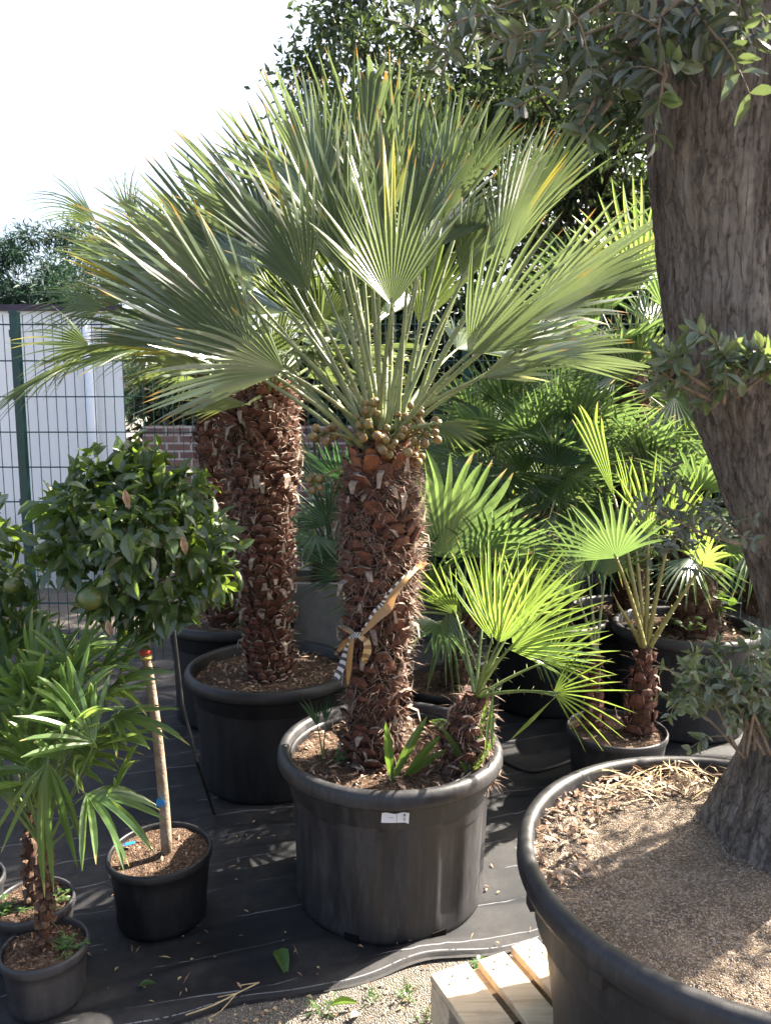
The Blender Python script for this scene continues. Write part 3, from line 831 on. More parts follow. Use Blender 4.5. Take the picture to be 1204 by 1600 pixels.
mark(0.050, 0.053, 0.388, 0.417); mark(0.112, 0.124, 0.409, 0.416); mark(0.108, 0.112, 0.398, 0.405); mark(0.117, 0.121, 0.393, 0.405)
mark(-0.02, 0.02, 0.406, 0.407)
mb.build('print', M_INK, stk)

palm = thing('palm_tree', 'tall fan palm with clusters of round brown fruit below its grey green crown', 'palm', (pxm, PY, RIM - 0.03))
tp = [P(588, 1205, PY), P(588, 1120, PY), P(590, 1020, PY), P(593, 920, PY), P(591, 830, PY), P(592, 755, PY), P(598, 690, PY)]
tp[0].z = 0.41
palm_trunk(palm, tp, [0.084, 0.078, 0.078, 0.100, 0.108, 0.100, 0.066], 27, 9, 0.044, 0.46, 9500, 0.65, 0.13, fib_len=0.06, miss=0.10, cutp=0.4, fib_bias=0.6)
BASE = P(598, 700, PY)
def F_main(hx, hy, hd, tx, ty, td, spread=105, nseg=24, ls=1.22, **kw):
    k = dict(split=0.44, droop=0.03, mat=M_CHAM, pmat=M_PET, narrow=0.6, tp=2.4, cup=0.24, fold=1.05, pw=0.0075, thorns=16, arch=0.05, jit=0.034, yellow=0.12, face=0.42); k.update(kw)
    b = BASE + Vector((rnd.uniform(-.03, .03), rnd.uniform(-.03, .03), rnd.uniform(-0.03, 0.05)))
    hub = P(hx, hy, hd); h = hub - b; h.z = 0
    if h.length > 1e-3: b = b + h.normalized() * 0.035
    tip = P(tx, ty, td)
    return frond(palm, b, hub, hub + (tip - hub) * ls, spread * 0.86, nseg - 5, **k)
F_main(612, 478, 1.98, 598, 205, 1.90, 108, 26, ls=0.98)
F_main(482, 460, 2.08, 372, 245, 2.02, 92, 24, ls=1.08)
F_main(405, 572, 2.00, 200, 395, 1.86, 92, 26, roll=-12)
F_main(730, 555, 2.02, 905, 375, 1.92, 108, 26, roll=8, ls=1.08)
F_main(775, 418, 2.30, 850, 225, 2.28, 95, 24, ls=1.1)
F_main(590, 380, 2.22, 575, 180, 2.2, 84, 22, ls=1.1)
F_main(685, 290, 2.55, 700, 140, 2.6, 80, 20, ls=1.1)
F_main(530, 300, 2.6, 520, 130, 2.65, 80, 20, ls=1.1)
F_main(780, 330, 2.45, 840, 200, 2.45, 75, 18, ls=1.1)
F_main(400, 390, 2.45, 300, 270, 2.45, 80, 20, ls=1.1)
F_main(300, 450, 2.55, 170, 340, 2.55, 80, 20, ls=1.1)
F_main(560, 330, 2.50, 550, 95, 2.55, 82, 24)
F_main(690, 350, 2.45, 715, 165, 2.50, 90, 22)
F_main(752, 590, 2.22, 862, 556, 2.20, 85, 16, split=0.45)
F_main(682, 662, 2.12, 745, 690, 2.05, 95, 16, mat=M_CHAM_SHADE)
F_main(372, 440, 2.55, 262, 262, 2.55, 90, 22)
F_main(330, 500, 2.40, 150, 370, 2.35, 85, 22)
F_main(812, 360, 2.62, 895, 190, 2.65, 80, 20)
F_main(460, 340, 2.65, 395, 175, 2.70, 80, 22)
F_main(640, 390, 2.25, 655, 175, 2.25, 90, 24)
F_main(850, 480, 2.45, 1000, 390, 2.42, 85, 22)
F_main(500, 320, 2.35, 465, 120, 2.36, 80, 22)
F_main(540, 430, 2.16, 490, 215, 2.12, 90, 22)
F_main(350, 560, 2.30, 165, 485, 2.25, 80, 22)
F_main(620, 300, 2.75, 622, 110, 2.80, 80, 20)
F_main(735, 300, 2.70, 775, 170, 2.75, 75, 18)
F_main(430, 400, 2.35, 320, 225, 2.33, 85, 22)
F_main(720, 440, 2.45, 790, 290, 2.42, 85, 20)
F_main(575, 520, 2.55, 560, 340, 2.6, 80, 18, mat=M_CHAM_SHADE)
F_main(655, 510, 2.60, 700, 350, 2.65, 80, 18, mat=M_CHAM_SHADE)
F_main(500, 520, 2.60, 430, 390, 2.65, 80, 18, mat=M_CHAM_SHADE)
F_main(570, 250, 2.42, 585, 100, 2.44, 26, 9, split=0.75, yellow=0)
fronds_random(palm, BASE, 10, -95, 95, 28, 80, 0.60, 0.50, face=0.4, jit=0.025, spread=90, nseg=19, split=0.44, narrow=0.6, tp=2.4, droop=0.03, mat=M_CHAM, pmat=M_PET, cup=0.16, pw=0.0075, thorns=8)
fronds_random(palm, BASE, 2, -150, -70, 20, 60, 0.55, 0.44, face=0.5, jit=0.025, spread=90, nseg=19, split=0.44, narrow=0.6, tp=2.4, droop=0.03, mat=M_CHAM, pmat=M_PET, cup=0.16, pw=0.0075, thorns=8)
# fruit clusters
def fruit_cluster(px_, py_, d, n, rx, rz, r0=0.0130):
    c = P(px_, py_, d); mb = MB()
    st = BASE.lerp(c, 0.15) - UP * 0.02
    stem = bez(st, st.lerp(c, 0.6) + UP * 0.02, c, 5); mb.tube(stem, [0.006, 0.006, 0.005, 0.005, 0.004, 0.003], 6)
    ps = []
    for _ in range(n * 30):
        p = c + Vector((rnd.uniform(-1, 1) * rx, rnd.uniform(-1, 1) * rx * 0.8, rnd.uniform(-1, 1) * rz))
        if all((p - q).length > r0 * 1.75 for q in ps): ps.append(p)
        if len(ps) >= n: break
    for p in ps: mb.tube([c + (p - c) * 0.1, p], [0.0022, 0.0016], 4)
    cl = mb.build('fruit_cluster', M_FRUITG, palm, True)
    for p in ps:
        r = r0 * rnd.uniform(0.68, 1.18)
        prof = [(0.0005, -1.0), (0.55, -0.86), (0.90, -0.45), (1.0, 0.05), (0.88, 0.55), (0.52, 0.92), (0.12, 1.12), (0.0005, 1.16)]
        V, Fc = lathe([(a * r, b * r) for a, b in prof], 10)
        dv = (p - c).normalized() if (p - c).length > 1e-4 else UP
        q = UP.rotation_difference(dv)
        mesh_obj('fruit', [q @ Vector(v) + p for v in V], Fc, M_FRUIT, cl, smooth=True)
fruit_cluster(571, 655, 2.19, 13, 0.034, 0.055)
fruit_cluster(612, 688, 2.17, 14, 0.045, 0.040)
fruit_cluster(660, 676, 2.22, 20, 0.052, 0.046)
fruit_cluster(640, 645, 2.24, 7, 0.035, 0.032)
fruit_cluster(655, 716, 2.24, 4, 0.022, 0.016)
fruit_cluster(508, 676, 2.25, 10, 0.038, 0.034)
fruit_cluster(492, 752, 2.28, 6, 0.022, 0.026)

# =================================================================== SECOND AND THIRD SHAGGY PALMS
P2 = Vector((P(424, 1050, 3.08).x, 3.08, 0.016))
pot('large black pot of red brown compost behind the orange tree, left of the stickered pot', P2.x, P2.y, P2.z, 0.35, 0.47, n_litter=320, ribs=0, mat=M_POTC)
palm2 = thing('palm_tree', 'dark shaggy trunked fan palm just left of the fruiting palm', 'palm', (P2.x, P2.y, 0.44))
tp = [P(420, 1090, 3.08), P(418, 1000, 3.08), P(416, 900, 3.08), P(414, 800, 3.08), P(408, 720, 3.08), P(410, 650, 3.08), P(420, 605, 3.08)]
tp[0].z = 0.41
palm_trunk(palm2, tp, [0.086, 0.082, 0.088, 0.110, 0.138, 0.130, 0.09], 37, 12, 0.040, 0.46, 5200, 0.40, 0.05, fib_len=0.06, miss=0.06, cutp=0.6, fib_bias=0.5)
B2 = P(418, 620, 3.08)
def F2(hx, hy, hd, tx, ty, td, spread=100, nseg=20, **kw):
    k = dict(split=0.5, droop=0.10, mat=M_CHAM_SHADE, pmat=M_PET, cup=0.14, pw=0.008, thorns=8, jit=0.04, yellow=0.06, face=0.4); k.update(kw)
    h = P(hx, hy, hd); d = h - B2; d.z = 0
    return frond(palm2, B2 + d.normalized() * 0.05, h, P(tx, ty, td), spread, nseg, **k)
F2(386, 632, 2.80, 268, 630, 2.68, 60, 14)
F2(322, 574, 2.85, 190, 540, 2.75, 85)
F2(365, 480, 2.95, 285, 350, 2.9, 90)
F2(440, 480, 2.85, 430, 330, 2.8, 90)
F2(500, 520, 3.00, 560, 400, 3.0, 90)
F2(480, 590, 2.85, 545, 575, 2.75, 80)
F2(300, 470, 3.20, 190, 370, 3.2, 90)
F2(330, 420, 3.40, 270, 280, 3.5, 90)
F2(420, 400, 3.30, 410, 260, 3.4, 90)
F2(260, 540, 3.10, 130, 500, 3.1, 85)
F2(480, 430, 3.4, 530, 300, 3.5, 90)
F2(430, 560, 2.75, 440, 470, 2.68, 90)
F2(540, 600, 3.3, 640, 570, 3.4, 90)

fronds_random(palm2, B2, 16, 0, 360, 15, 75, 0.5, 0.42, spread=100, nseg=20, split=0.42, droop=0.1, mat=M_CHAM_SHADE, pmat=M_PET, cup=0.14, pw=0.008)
P3 = Vector((P(362, 985, 3.75).x, 3.75, 0.016))
pot('black pot farthest left in the palm row, half hidden behind the orange tree trunk', P3.x, P3.y, P3.z, 0.33, 0.50, n_litter=160, mat=M_POTC)
palm3 = thing('palm_tree', 'fan palm with fine drooping yellowed leaf tips nearest the white outbuilding', 'palm', (P3.x, P3.y, 0.46))
tp = [P(352, 985, 3.75), P(345, 880, 3.75), P(340, 780, 3.75), P(338, 700, 3.75), P(338, 630, 3.75), P(338, 590, 3.75)]
palm_trunk(palm3, tp, [0.085, 0.082, 0.085, 0.09, 0.09, 0.07], 24, 9, 0.045, 0.4, 2200, 0.5, 0.0)
B3 = P(335, 600, 3.75)
def F3(hx, hy, hd, tx, ty, td, spread=120, nseg=22, **kw):
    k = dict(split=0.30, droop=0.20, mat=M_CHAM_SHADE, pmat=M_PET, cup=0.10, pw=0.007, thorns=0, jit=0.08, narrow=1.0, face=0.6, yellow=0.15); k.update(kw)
    nseg = int(nseg * 0.8)
    return frond(palm3, B3, P(hx, hy, hd), P(tx, ty, td), spread, nseg, **k)
F3(140, 540, 3.30, 5, 535, 3.2, 125)
F3(240, 545, 3.35, 120, 520, 3.25, 100)
F3(150, 345, 3.60, 30, 265, 3.6, 75, yellow=0.3, droop=0.3)
F3(205, 345, 3.80, 190, 225, 3.85, 60)
F3(160, 480, 3.60, 25, 470, 3.55, 100)
F3(215, 420, 3.60, 105, 340, 3.6, 100)
F3(300, 390, 3.80, 270, 240, 3.85, 90)
F3(230, 560, 3.50, 210, 600, 3.4, 100, droop=0.5, yellow=0.4)
F3(200, 470, 3.9, 70, 420, 4.0, 100)
F3(260, 500, 3.4, 170, 520, 3.3, 110)
F3(380, 450, 4.0, 400, 320, 4.1, 90)
F3(250, 380, 4.0, 180, 270, 4.1, 90)
F3(170, 400, 3.7, 60, 350, 3.7, 85)

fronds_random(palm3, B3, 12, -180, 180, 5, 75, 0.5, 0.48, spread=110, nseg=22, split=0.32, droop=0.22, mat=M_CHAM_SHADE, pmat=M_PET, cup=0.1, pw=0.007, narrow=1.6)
# =================================================================== YOUNG PALM SHARING THE MAIN POT
y0 = P(735, 1195, 2.22); y0.z = 0.44
yp = thing('young_palm', 'bright green young fan palm sprouting at the right edge of the stickered pot', 'palm', y0)
tp = [y0 - UP * 0.03, P(725, 1165, 2.22), P(732, 1125, 2.22), P(742, 1085, 2.22)]
palm_trunk(yp, tp, [0.060, 0.062, 0.055, 0.030], 7, 7, 0.035, 0.5, 1500, 0.15, 0.0, mats=[M_CORE, M_SCALE, M_CUT, M_FIBRE, M_FIBRE], fib_len=0.055, droop_f=0.8)
BY_ = P(742, 1092, 2.22)
def FY_(hx, hy, hd, tx, ty, td, spread=110, nseg=18, **kw):
    k = dict(face=0.75, split=0.27, narrow=0.2, tp=3.2, droop=0.04, mat=M_YOUNG_LIT, pmat=M_PETG, cup=0.12, pw=0.0055, thorns=8, jit=0.05, yellow=0, taper=0.25); k.update(kw)
    return frond(yp, BY_, P(hx, hy, hd), P(tx, ty, td), spread, nseg, **k)
FY_(768, 1000, 2.12, 738, 815, 2.10, 62, 9)
FY_(778, 1005, 2.04, 830, 848, 1.98, 95, 12)
FY_(800, 1008, 2.12, 925, 905, 2.08, 100, 13)
FY_(795, 1015, 2.05, 940, 985, 2.0, 80, 10)
FY_(864, 1082, 1.98, 990, 1075, 1.93, 135, 13, droop=0.10, split=0.16)
FY_(712, 960, 2.35, 655, 880, 2.35, 80, 9)
FY_(810, 965, 2.35, 880, 850, 2.38, 105, 13)
FY_(755, 960, 2.35, 765, 850, 2.4, 90, 11)
FY_(850, 1035, 2.25, 955, 985, 2.25, 100, 12)
for (a, b) in (((868, 1088), (785, 1168)), ((770, 1080), (760, 1190))):      # two broad simple blades
    frond(yp, BY_, P(*a, 1.97), P(*b, 1.92), 14, 2, split=0.55, mat=M_YOUNG_LIT, pmat=M_PETG, pw=0.004, yellow=0, fold=0.3, narrow=0)

# seedlings and weeds rooted in the main pot
def blade_weed(label, base, tips, width, mat=M_WEED):
    t = thing('weed', label, 'weed', base)
    for tq in tips:
        tq = Vector(tq); ax = tq - base; mid = base + ax * 0.5 + UP * 0.05 * ax.length
        sd_ = ax.cross(Vector((0, 1, 0.2))).normalized(); n_ = sd_.cross(ax).normalized()
        pts = bez(base, mid, tq, 8); V = []; at_ = []
        for i, p in enumerate(pts):
            f = i / 8; hw = width * math.sin(math.pi * min(1, 0.06 + f * 0.94)) ** 0.8 * (1 if f < 1 else 0)
            V += [p - sd_ * hw + n_ * hw * .3, p, p + sd_ * hw + n_ * hw * .3]; at_ += [f] * 3
        Fc = []
        for i in range(8):
            o = 3 * i; Fc += [(o, o + 1, o + 4, o + 3), (o + 1, o + 2, o + 5, o + 4)]
        mesh_obj('leaf', V, Fc, mat, t, attrs={'rnd': [rnd.random()] * len(V), 't': at_})
    return t
zz = 0.445
def Pz(x, y, z):
    """point seen at a pixel on the horizontal plane z"""
    a = P(x, y, 1.0) - Vector((0, 0, CAM_H)); k = (z - CAM_H) / a.z
    return a * k + Vector((0, 0, CAM_H))
b = Pz(612, 1222, zz); d = b.y
blade_weed('two broad upright seedling blades in front of the fruiting palm trunk', b, [P(602, 1128, d - .02), P(668, 1118, d + .02)], 0.014)
b = Pz(632, 1215, zz)
blade_weed('dappled slanting broad blade beside the young palm stump', b, [P(690, 1148, b.y - .03), P(700, 1170, b.y)], 0.013)
b = Pz(735, 1215, zz)
blade_weed('narrow folded green blades at the right rim of the stickered pot', b, [P(690, 1135, b.y - .03), P(762, 1090, b.y), P(720, 1190, b.y - .05), P(775, 1150, b.y - .02)], 0.010)
w3 = thing('seedling', 'tiny dark palm seedling on the left side of the stickered pot', 'seedling', Pz(505, 1190, zz))
b = Vector(w3.location)
frond(w3, b, P(496, 1135, b.y), P(478, 1085, b.y - .03), 60, 6, split=0.4, mat=M_BLUE, pmat=M_PETG, pw=0.003, yellow=0)
frond(w3, b, P(508, 1130, b.y), P(512, 1082, b.y), 40, 5, split=0.4, mat=M_BLUE, pmat=M_PETG, pw=0.003, yellow=0)
def clover(label, base, n, size, spread, h, name='weed', mat=M_WEED, T=None):
    t = thing(name, label, 'weed', base)
    mb = MB(); ps, ax = [], []
    for i in range(n):
        p = Vector(base) + Vector((rnd.gauss(0, spread), rnd.gauss(0, spread), rnd.uniform(0.3, 1) * h))
        mb.tube([Vector(base) + (p - Vector(base)) * 0.05, p], [0.0015, 0.001], 4)
        for k in range(3):
            ps.append(p); a = rnd.uniform(0, 6.28); ax.append((math.cos(a), math.sin(a), rnd.uniform(-.1, .5)))
    mb.build('stem', M_PETG, t)
    n3 = len(ps); nm = np.array([0, 0, 1.0]) + nr.randn(n3, 3) * 0.35
    V, Fc, r, tt = leaves(T or T_fine(0.15, 0.1, 0.5), np.array(ps), np.array(ax), nm, size * (0.7 + 0.6 * nr.rand(n3)), size * 0.62)
    mesh_obj('foliage', V, Fc, mat, t, attrs={'rnd': r, 't': tt})
    return t
clover('broad round leaved weed between the palm trunk and the young palm', Pz(690, 1150, zz), 5, 0.045, 0.02, 0.06)
clover('small round leaved weed beside the tiny palm seedling', Pz(525, 1195, zz), 5, 0.022, 0.018, 0.05)

# =================================================================== STRIPED TAPE TIED ROUND THE TRUNK
rib = thing('tape', 'amber and black striped plastic tape knotted round the fruiting palm trunk', 'tape', P(556, 996, 2.18))
def strip(name, pts, widths, mat, twist=0.0, side=None, n=5):
    pts = spline(pts, n); m = len(pts); V = []; At = []; As = []
    for i, p in enumerate(pts):
        T = (pts[min(i + 1, m - 1)] - pts[max(i - 1, 0)]).normalized()
        f = i / (m - 1); x = f * (len(widths) - 1); k = min(int(x), len(widths) - 2); wd = widths[k] * (1 - x + k) + widths[k + 1] * (x - k)
        s_ = T.cross(Vector((0.1, -1, 0.1))).normalized(); n_ = T.cross(s_)
        a = twist * f; s_ = s_ * math.cos(a) + n_ * math.sin(a)
        for q in (-1, -0.33, 0.33, 1):
            V.append(p + s_ * wd * q + n_ * 0.004 * (1 - q * q) * (1 if wd > .006 else 0)); At.append(f); As.append((q + 1) / 2)
    Fc = [(4 * i + j, 4 * i + j + 1, 4 * i + j + 5, 4 * i + j + 4) for i in range(m - 1) for j in range(3)]
    return mesh_obj(name, V, Fc, mat, rib, attrs={'t': At, 's': As}, smooth=True)
strip('band', [P(652, 886, 2.22), P(632, 905, 2.165), P(612, 930, 2.150), P(603, 948, 2.160), P(590, 960, 2.15), P(572, 982, 2.155), P(558, 996, 2.165)], [0.007, 0.010, 0.015, 0.020, 0.018, 0.009, 0.005], M_RIB_BAND, twist=0.15)
strip('band', [P(652, 886, 2.22), P(662, 880, 2.30), P(655, 890, 2.40)], [0.008, 0.010, 0.010], M_RIB_AMB)
strip('band', [P(558, 996, 2.165), P(545, 985, 2.19), P(532, 978, 2.26), P(535, 970, 2.36)], [0.005, 0.008, 0.009, 0.009], M_RIB_BAND)
strip('knot', [P(546, 998, 2.165), P(556, 992, 2.155), P(568, 995, 2.165)], [0.006, 0.008, 0.006], M_RIB_BW)
strip('loop', [P(562, 995, 2.16), P(572, 1002, 2.15), P(574, 1016, 2.145), P(570, 1030, 2.15), P(572, 1036, 2.16)], [0.006, 0.010, 0.012, 0.010, 0.003], M_RIB_LOOP)
strip('tail', [P(550, 998, 2.16), P(547, 1020, 2.15), P(545, 1045, 2.15), P(543, 1070, 2.155)], [0.006, 0.008, 0.008, 0.003], M_RIB_AMB)
strip('tail', [P(550, 998, 2.165), P(540, 1015, 2.165), P(534, 1040, 2.165), P(523, 1064, 2.17)], [0.005, 0.005, 0.011, 0.010], M_RIB_BW, twist=0.6)
strip('tail', [P(552, 996, 2.17), P(540, 1004, 2.18), P(528, 1018, 2.19)], [0.004, 0.010, 0.005], M_RIB_AMB)

# =================================================================== ORANGE TREE
OX, OY = P(250, 1325, 2.15).x, 2.15
pot('mid sized black pot holding the little orange tree', OX, OY, 0.014, 0.152, 0.215, style='small', mat=M_POTC, n_litter=60, soil_drop=0.018)
ot = thing('orange_tree', 'round headed little orange tree on a slim bare stem', 'tree', (OX, OY, 0.20))
stem = spline([P(260, 1312, OY), P(255, 1240, OY), P(246, 1150, OY), P(234, 1060, OY), P(226, 1005, OY), P(224, 940, OY)], 5)
stem[0].z = 0.19
mb = MB(); mb.tube(stem, [0.0165 - 0.005 * i / (len(stem) - 1) for i in range(len(stem))], 10)
CC = P(215, 840, OY)
for i in range(16):
    e = CC + Vector((rnd.uniform(-.15, .15), rnd.uniform(-.08, .16), rnd.uniform(-.12, .12)))
    b_ = bez(stem[-1 - (i % 3)], stem[-1].lerp(e, 0.5) + UP * 0.05, e, 5); mb.tube(b_, [0.008 - 0.0012 * k for k in range(6)], 5)
tr = mb.build('trunk', M_CITBARK, ot, True)
mb = MB(); a, c = stem[19], stem[20]; d_ = (c - a).normalized()
p = P(227, 1018, OY)
mb.tube([p - UP * 0.006, p + UP * 0.006], 0.0165, 12); mb.build('red_tape', M_RED, tr, True)
mb = MB(); p = P(229, 1027, OY); mb.tube([p - UP * 0.004, p + UP * 0.004], 0.0168, 12); mb.build('yellow_tape', M_YELLOWT, tr, True)
mb = MB(); p = P(252, 1253, OY - 0.02); mb.add([p + Vector(v) for v in ((-.016, -.004, -.013), (.012, -.012, -.008), (.015, -.012, .010), (-.010, -.006, .014))], [(0, 1, 2, 3)])
mb.tube([p + Vector((-.012, .0, 0)), p + Vector((.010, -.006, 0.002))], 0.006, 8); mb.build('blue_tag', M_BLUETAG, ot)
# crown lumps follow the lopsided outline of the photo
lc, lr = [], []
for (x, y, dd, r) in ((130, 790, 2.15, .11), (215, 760, 2.2, .12), (290, 775, 2.2, .10), (110, 860, 2.1, .10), (215, 840, 2.05, .14), (310, 850, 2.15, .11), (175, 915, 2.1, .11),
                      (260, 930, 2.12, .12), (330, 900, 2.2, .08), (215, 720, 2.25, .08), (215, 840, 2.38, .16), (120, 830, 2.3, .1), (300, 830, 2.35, .12), (215, 960, 2.15, .07), (140, 735, 2.2, .07), (90, 800, 2.2, .06)):
    lc.append(P(x, y, dd)); lr.append(r)
cloud('crown', M_CITRUS, ot, lc, [r * 0.88 for r in lr], 1650, T_fine(0.26, 0.3, 0.5), 0.063, 0.50, shell=0.45, updir=0.7)
def orange_fruit(parent, p, r, name='fruit'):
    V, Fc = lathe([(r * math.sin(math.pi * i / 12) + 0.0003, -r * math.cos(math.pi * i / 12) * 0.96) for i in range(13)], 20)
    return mesh_obj(name, [Vector(v) + p for v in V], Fc, M_CITFRUIT, parent, smooth=True)
orange_fruit(ot, P(142, 935, 1.98), 0.033)
for (x_, y_) in ((285, 838), (168, 968), (195, 765)):
    V, Fc, r, t = leaves(T_fine(0.5, 0.5, 0.5), np.array([P(x_, y_, 1.97)]), np.array([(0.2, -0.1, -1.0)]), np.array([(0.3, -1.0, 0.2)]), 0.05, 0.02)
    mesh_obj('dry_leaf', V, Fc, M_DRYLEAF, ot, attrs={'rnd': r, 't': t})
tag(o := thing('plant_tag', 'blue plastic tag lying on the soil of the orange tree pot', 'tag', Pz(203, 1318, 0.226)), 'blue plastic tag lying on the soil of the orange tree pot', 'tag')
mb = MB(); c = Vector(o.location); mb.box(c, (0.014, 0.003, 0.002), (-.001, .006, .001), (0, 0, 0.001)); mb.tube([c - Vector((.03, .006, .003)), c - Vector((.012, .002, 0))], 0.0012, 5)
mb.build('tag_body', M_BLUETAG, o)

# citrus at the left edge
ct = thing('citrus_tree', 'citrus bush with a green fruit cut by the left edge of the photo', 'tree', (-1.62, 2.35, 0.2))
pot('black pot of the citrus bush at the left edge', -1.62, 2.35, 0.014, 0.15, 0.24, style='small', mat=M_POTC, n_litter=0, soil_drop=0.02)
mb = MB(); mb.tube([(-1.62, 2.35, .2), (-1.60, 2.33, .6), (-1.57, 2.32, 1.1)], [.014, .012, .008], 8); mb.build('trunk', M_CITBARK, ct, True)
cloud('crown', M_CITRUS, ct, [P(-20, 830, 2.2), P(0, 900, 2.2), P(-60, 880, 2.3), P(-90, 800, 2.35), P(5, 960, 2.25), P(-60, 960, 2.3)], [.10, .11, .15, .15, .09, .12], 420, T_fine(0.3, 0.25, 0.5), 0.078, 0.42, shell=0.4, updir=0.5)
orange_fruit(ct, P(20, 915, 2.12), 0.024)

# =================================================================== POTTED PALM SEEDLINGS, BOTTOM LEFT
def seedling_palm(label, x, y, z0, hgt, specs, stem_px, mat=M_SEED, extra=15):
    t = thing('potted_palm', label, 'palm', (x, y, z0))
    tp = [Vector((x, y, z0 - 0.02))] + [P(*q) for q in stem_px]
    palm_trunk(t, tp, [0.017, 0.015, 0.010], 8, 5, 0.022, 0.15, 120, 0.05, 0, mats=[M_CORE, M_FIBRE_DARK, M_FIBRE_DARK, M_FIBRE_DARK, M_FIBRE_DARK], fib_len=0.03)
    for s_ in specs:
        kw = dict(split=0.10, droop=0.17, mat=mat, pmat=M_PETG, cup=0.08, pw=0.0032, jit=0.09, yellow=0, taper=0.2, fold=0.35, strap=0.0078, rolls=0.3, tp=3)
        if len(s_) > 8: kw.update(s_[8])
        h_, t_ = P(*s_[0:3]), P(*s_[3:6])
        frond(t, tp[-1], h_, h_ + (t_ - h_).normalized() * min(0.24, max(0.19, (t_ - h_).length * 1.1)), s_[6] + 20, s_[7] + 1, **kw)
    for k in range(extra):
        h_ = tp[-1] + Vector((rnd.uniform(-.2, .2), rnd.uniform(-.10, .14), rnd.uniform(0.12, 0.42)))
        d_ = (h_ - tp[-1]).normalized() * 0.5 + Vector((rnd.uniform(-.7, .7), rnd.uniform(-.5, .3), rnd.uniform(0.1, 0.9)))
        frond(t, tp[-1], h_, h_ + d_.normalized() * rnd.uniform(0.17, 0.25), 120, rnd.randint(7, 9), split=0.1, droop=rnd.uniform(.08, .3), mat=rnd.choice((mat, mat, M_YOUNG_LIT)), pmat=M_PETG, cup=.08, pw=.003, jit=.09, taper=.2, fold=.35, strap=.0068, rolls=.3, tp=3)  # some blades have the sunlit yellow-green mixed in as colour
    return t
AX, AY = P(70, 1475, 1.82).x, 1.82
ZA, ZB, ZC = 0.150, 0.182, 0.165
pot('small grey black pot in the bottom left corner', AX, AY, 0.012, 0.108, 0.155, style='small', mat=M_POTG, n_litter=40, soil_drop=0.014)
seedling_palm('potted fan palm seedling with arching strap leaves in the bottom left corner', AX, AY, ZA, 0.3,
    [(135, 1240, 1.74, 235, 1275, 1.70, 110, 9, dict(droop=0.3)), (60, 1205, 1.75, 10, 1120, 1.72, 120, 8, dict(mat=M_YOUNG_LIT)), (80, 1195, 1.80, 190, 1095, 1.78, 40, 3, dict(mat=M_YOUNG_LIT)),  # young-blade fronds here have sunlit yellow put into their colour
     (45, 1225, 1.70, -20, 1230, 1.66, 110, 8, dict(mat=M_YOUNG_LIT)), (75, 1190, 1.72, 60, 1290, 1.68, 70, 5, dict(droop=0.4, mat=M_YOUNG_LIT)), (100, 1200, 1.85, 180, 1150, 1.84, 90, 6, dict(mat=M_YOUNG_LIT)), (20, 1180, 1.78, -40, 1140, 1.75, 110, 8, dict(mat=M_YOUNG_LIT))],
    [(72, 1400, AY), (70, 1330, AY)])
BX, BY2 = P(50, 1410, 1.95).x, 1.96
pot('small black pot covered in clover behind the corner pot', BX, BY2, 0.012, 0.108, 0.182, style='small', mat=M_POTG, n_litter=30, soil_drop=0.012)
seedling_palm('tall dark fan palm seedling behind the corner pot, leaves reaching the orange stem', BX, BY2, ZB, 0.3,
    [(165, 1080, 1.96, 250, 1030, 1.92, 120, 9), (120, 1050, 1.98, 150, 940, 1.98, 120, 9), (60, 1060, 1.96, 40, 950, 1.94, 120, 10), (175, 1120, 1.92, 260, 1120, 1.88, 110, 8),
     (95, 1085, 1.92, 130, 990, 1.88, 130, 10), (135, 1115, 1.88, 210, 1040, 1.84, 100, 8), (50, 1110, 1.86, 10, 1010, 1.84, 120, 10), (150, 1170, 1.86, 225, 1130, 1.82, 110, 8), (90, 1140, 1.84, 110, 1050, 1.80, 110, 9), (185, 1060, 2.02, 215, 970, 2.02, 110, 8)],
    [(48, 1350, BY2), (46, 1270, BY2)])
CX, CY = P(-20, 1385, 2.05).x - 0.08, 2.08
pot('small black pot cut off by the left edge, behind the clover pot', CX, CY, 0.012, 0.108, 0.165, style='small', mat=M_POTG, n_litter=30, soil_drop=0.012)
seedling_palm('dense dark fan palm seedling at the left edge below the citrus bush', CX, CY, ZC, 0.3,
    [(30, 1030, 2.2, 60, 930, 2.2, 120, 10), (80, 1050, 2.2, 170, 990, 2.18, 120, 10), (-10, 1050, 2.15, -60, 960, 2.12, 120, 10), (40, 1090, 2.1, 120, 1060, 2.02, 120, 10), (100, 1020, 2.3, 190, 1010, 2.3, 120, 10),
     (0, 1000, 2.3, 10, 900, 2.3, 120, 10), (10, 1110, 2.05, 40, 1050, 1.97, 120, 9)],
    [(-25, 1300, CY), (-22, 1220, CY)])
for (x, y, z_, n, sp_, lab) in ((AX + 0.05, AY + 0.0, ZA, 26, 0.022, 'clover patch on the right half of the corner pot'), (BX + 0.05, BY2 + 0.0, ZB, 30, 0.025, 'clover cushion in the pot behind the corner pot'), (BX - 0.06, BY2 - 0.04, ZB, 26, 0.02, 'greyish creeping weed on the left of the clover pot')):
    clover(lab, (x, y, z_), n, 0.013, sp_, 0.022, mat=M_WEED)
mb = MB(); p = Pz(68, 1478, ZA); mb.tube([p, p + UP * 0.034 + Vector((-.003, 0, 0))], [0.005, 0.004], 8)
tag(mb.build('plant_stub', M_ORANGESTUB), 'cut orange stub standing beside the seedling stem in the corner pot', 'stub')
# leaning thin pole behind the orange tree
mb = MB(); mb.tube([P(272, 985, 2.62), P(285, 1100, 2.58), P(308, 1190, 2.55), Pz(335, 1272, 0.02)], [0.006, 0.006, 0.006, 0.006], 8)
tag(mb.build('irrigation_pipe', M_POTC), 'thin black irrigation pipe leaning behind the orange tree', 'pipe')

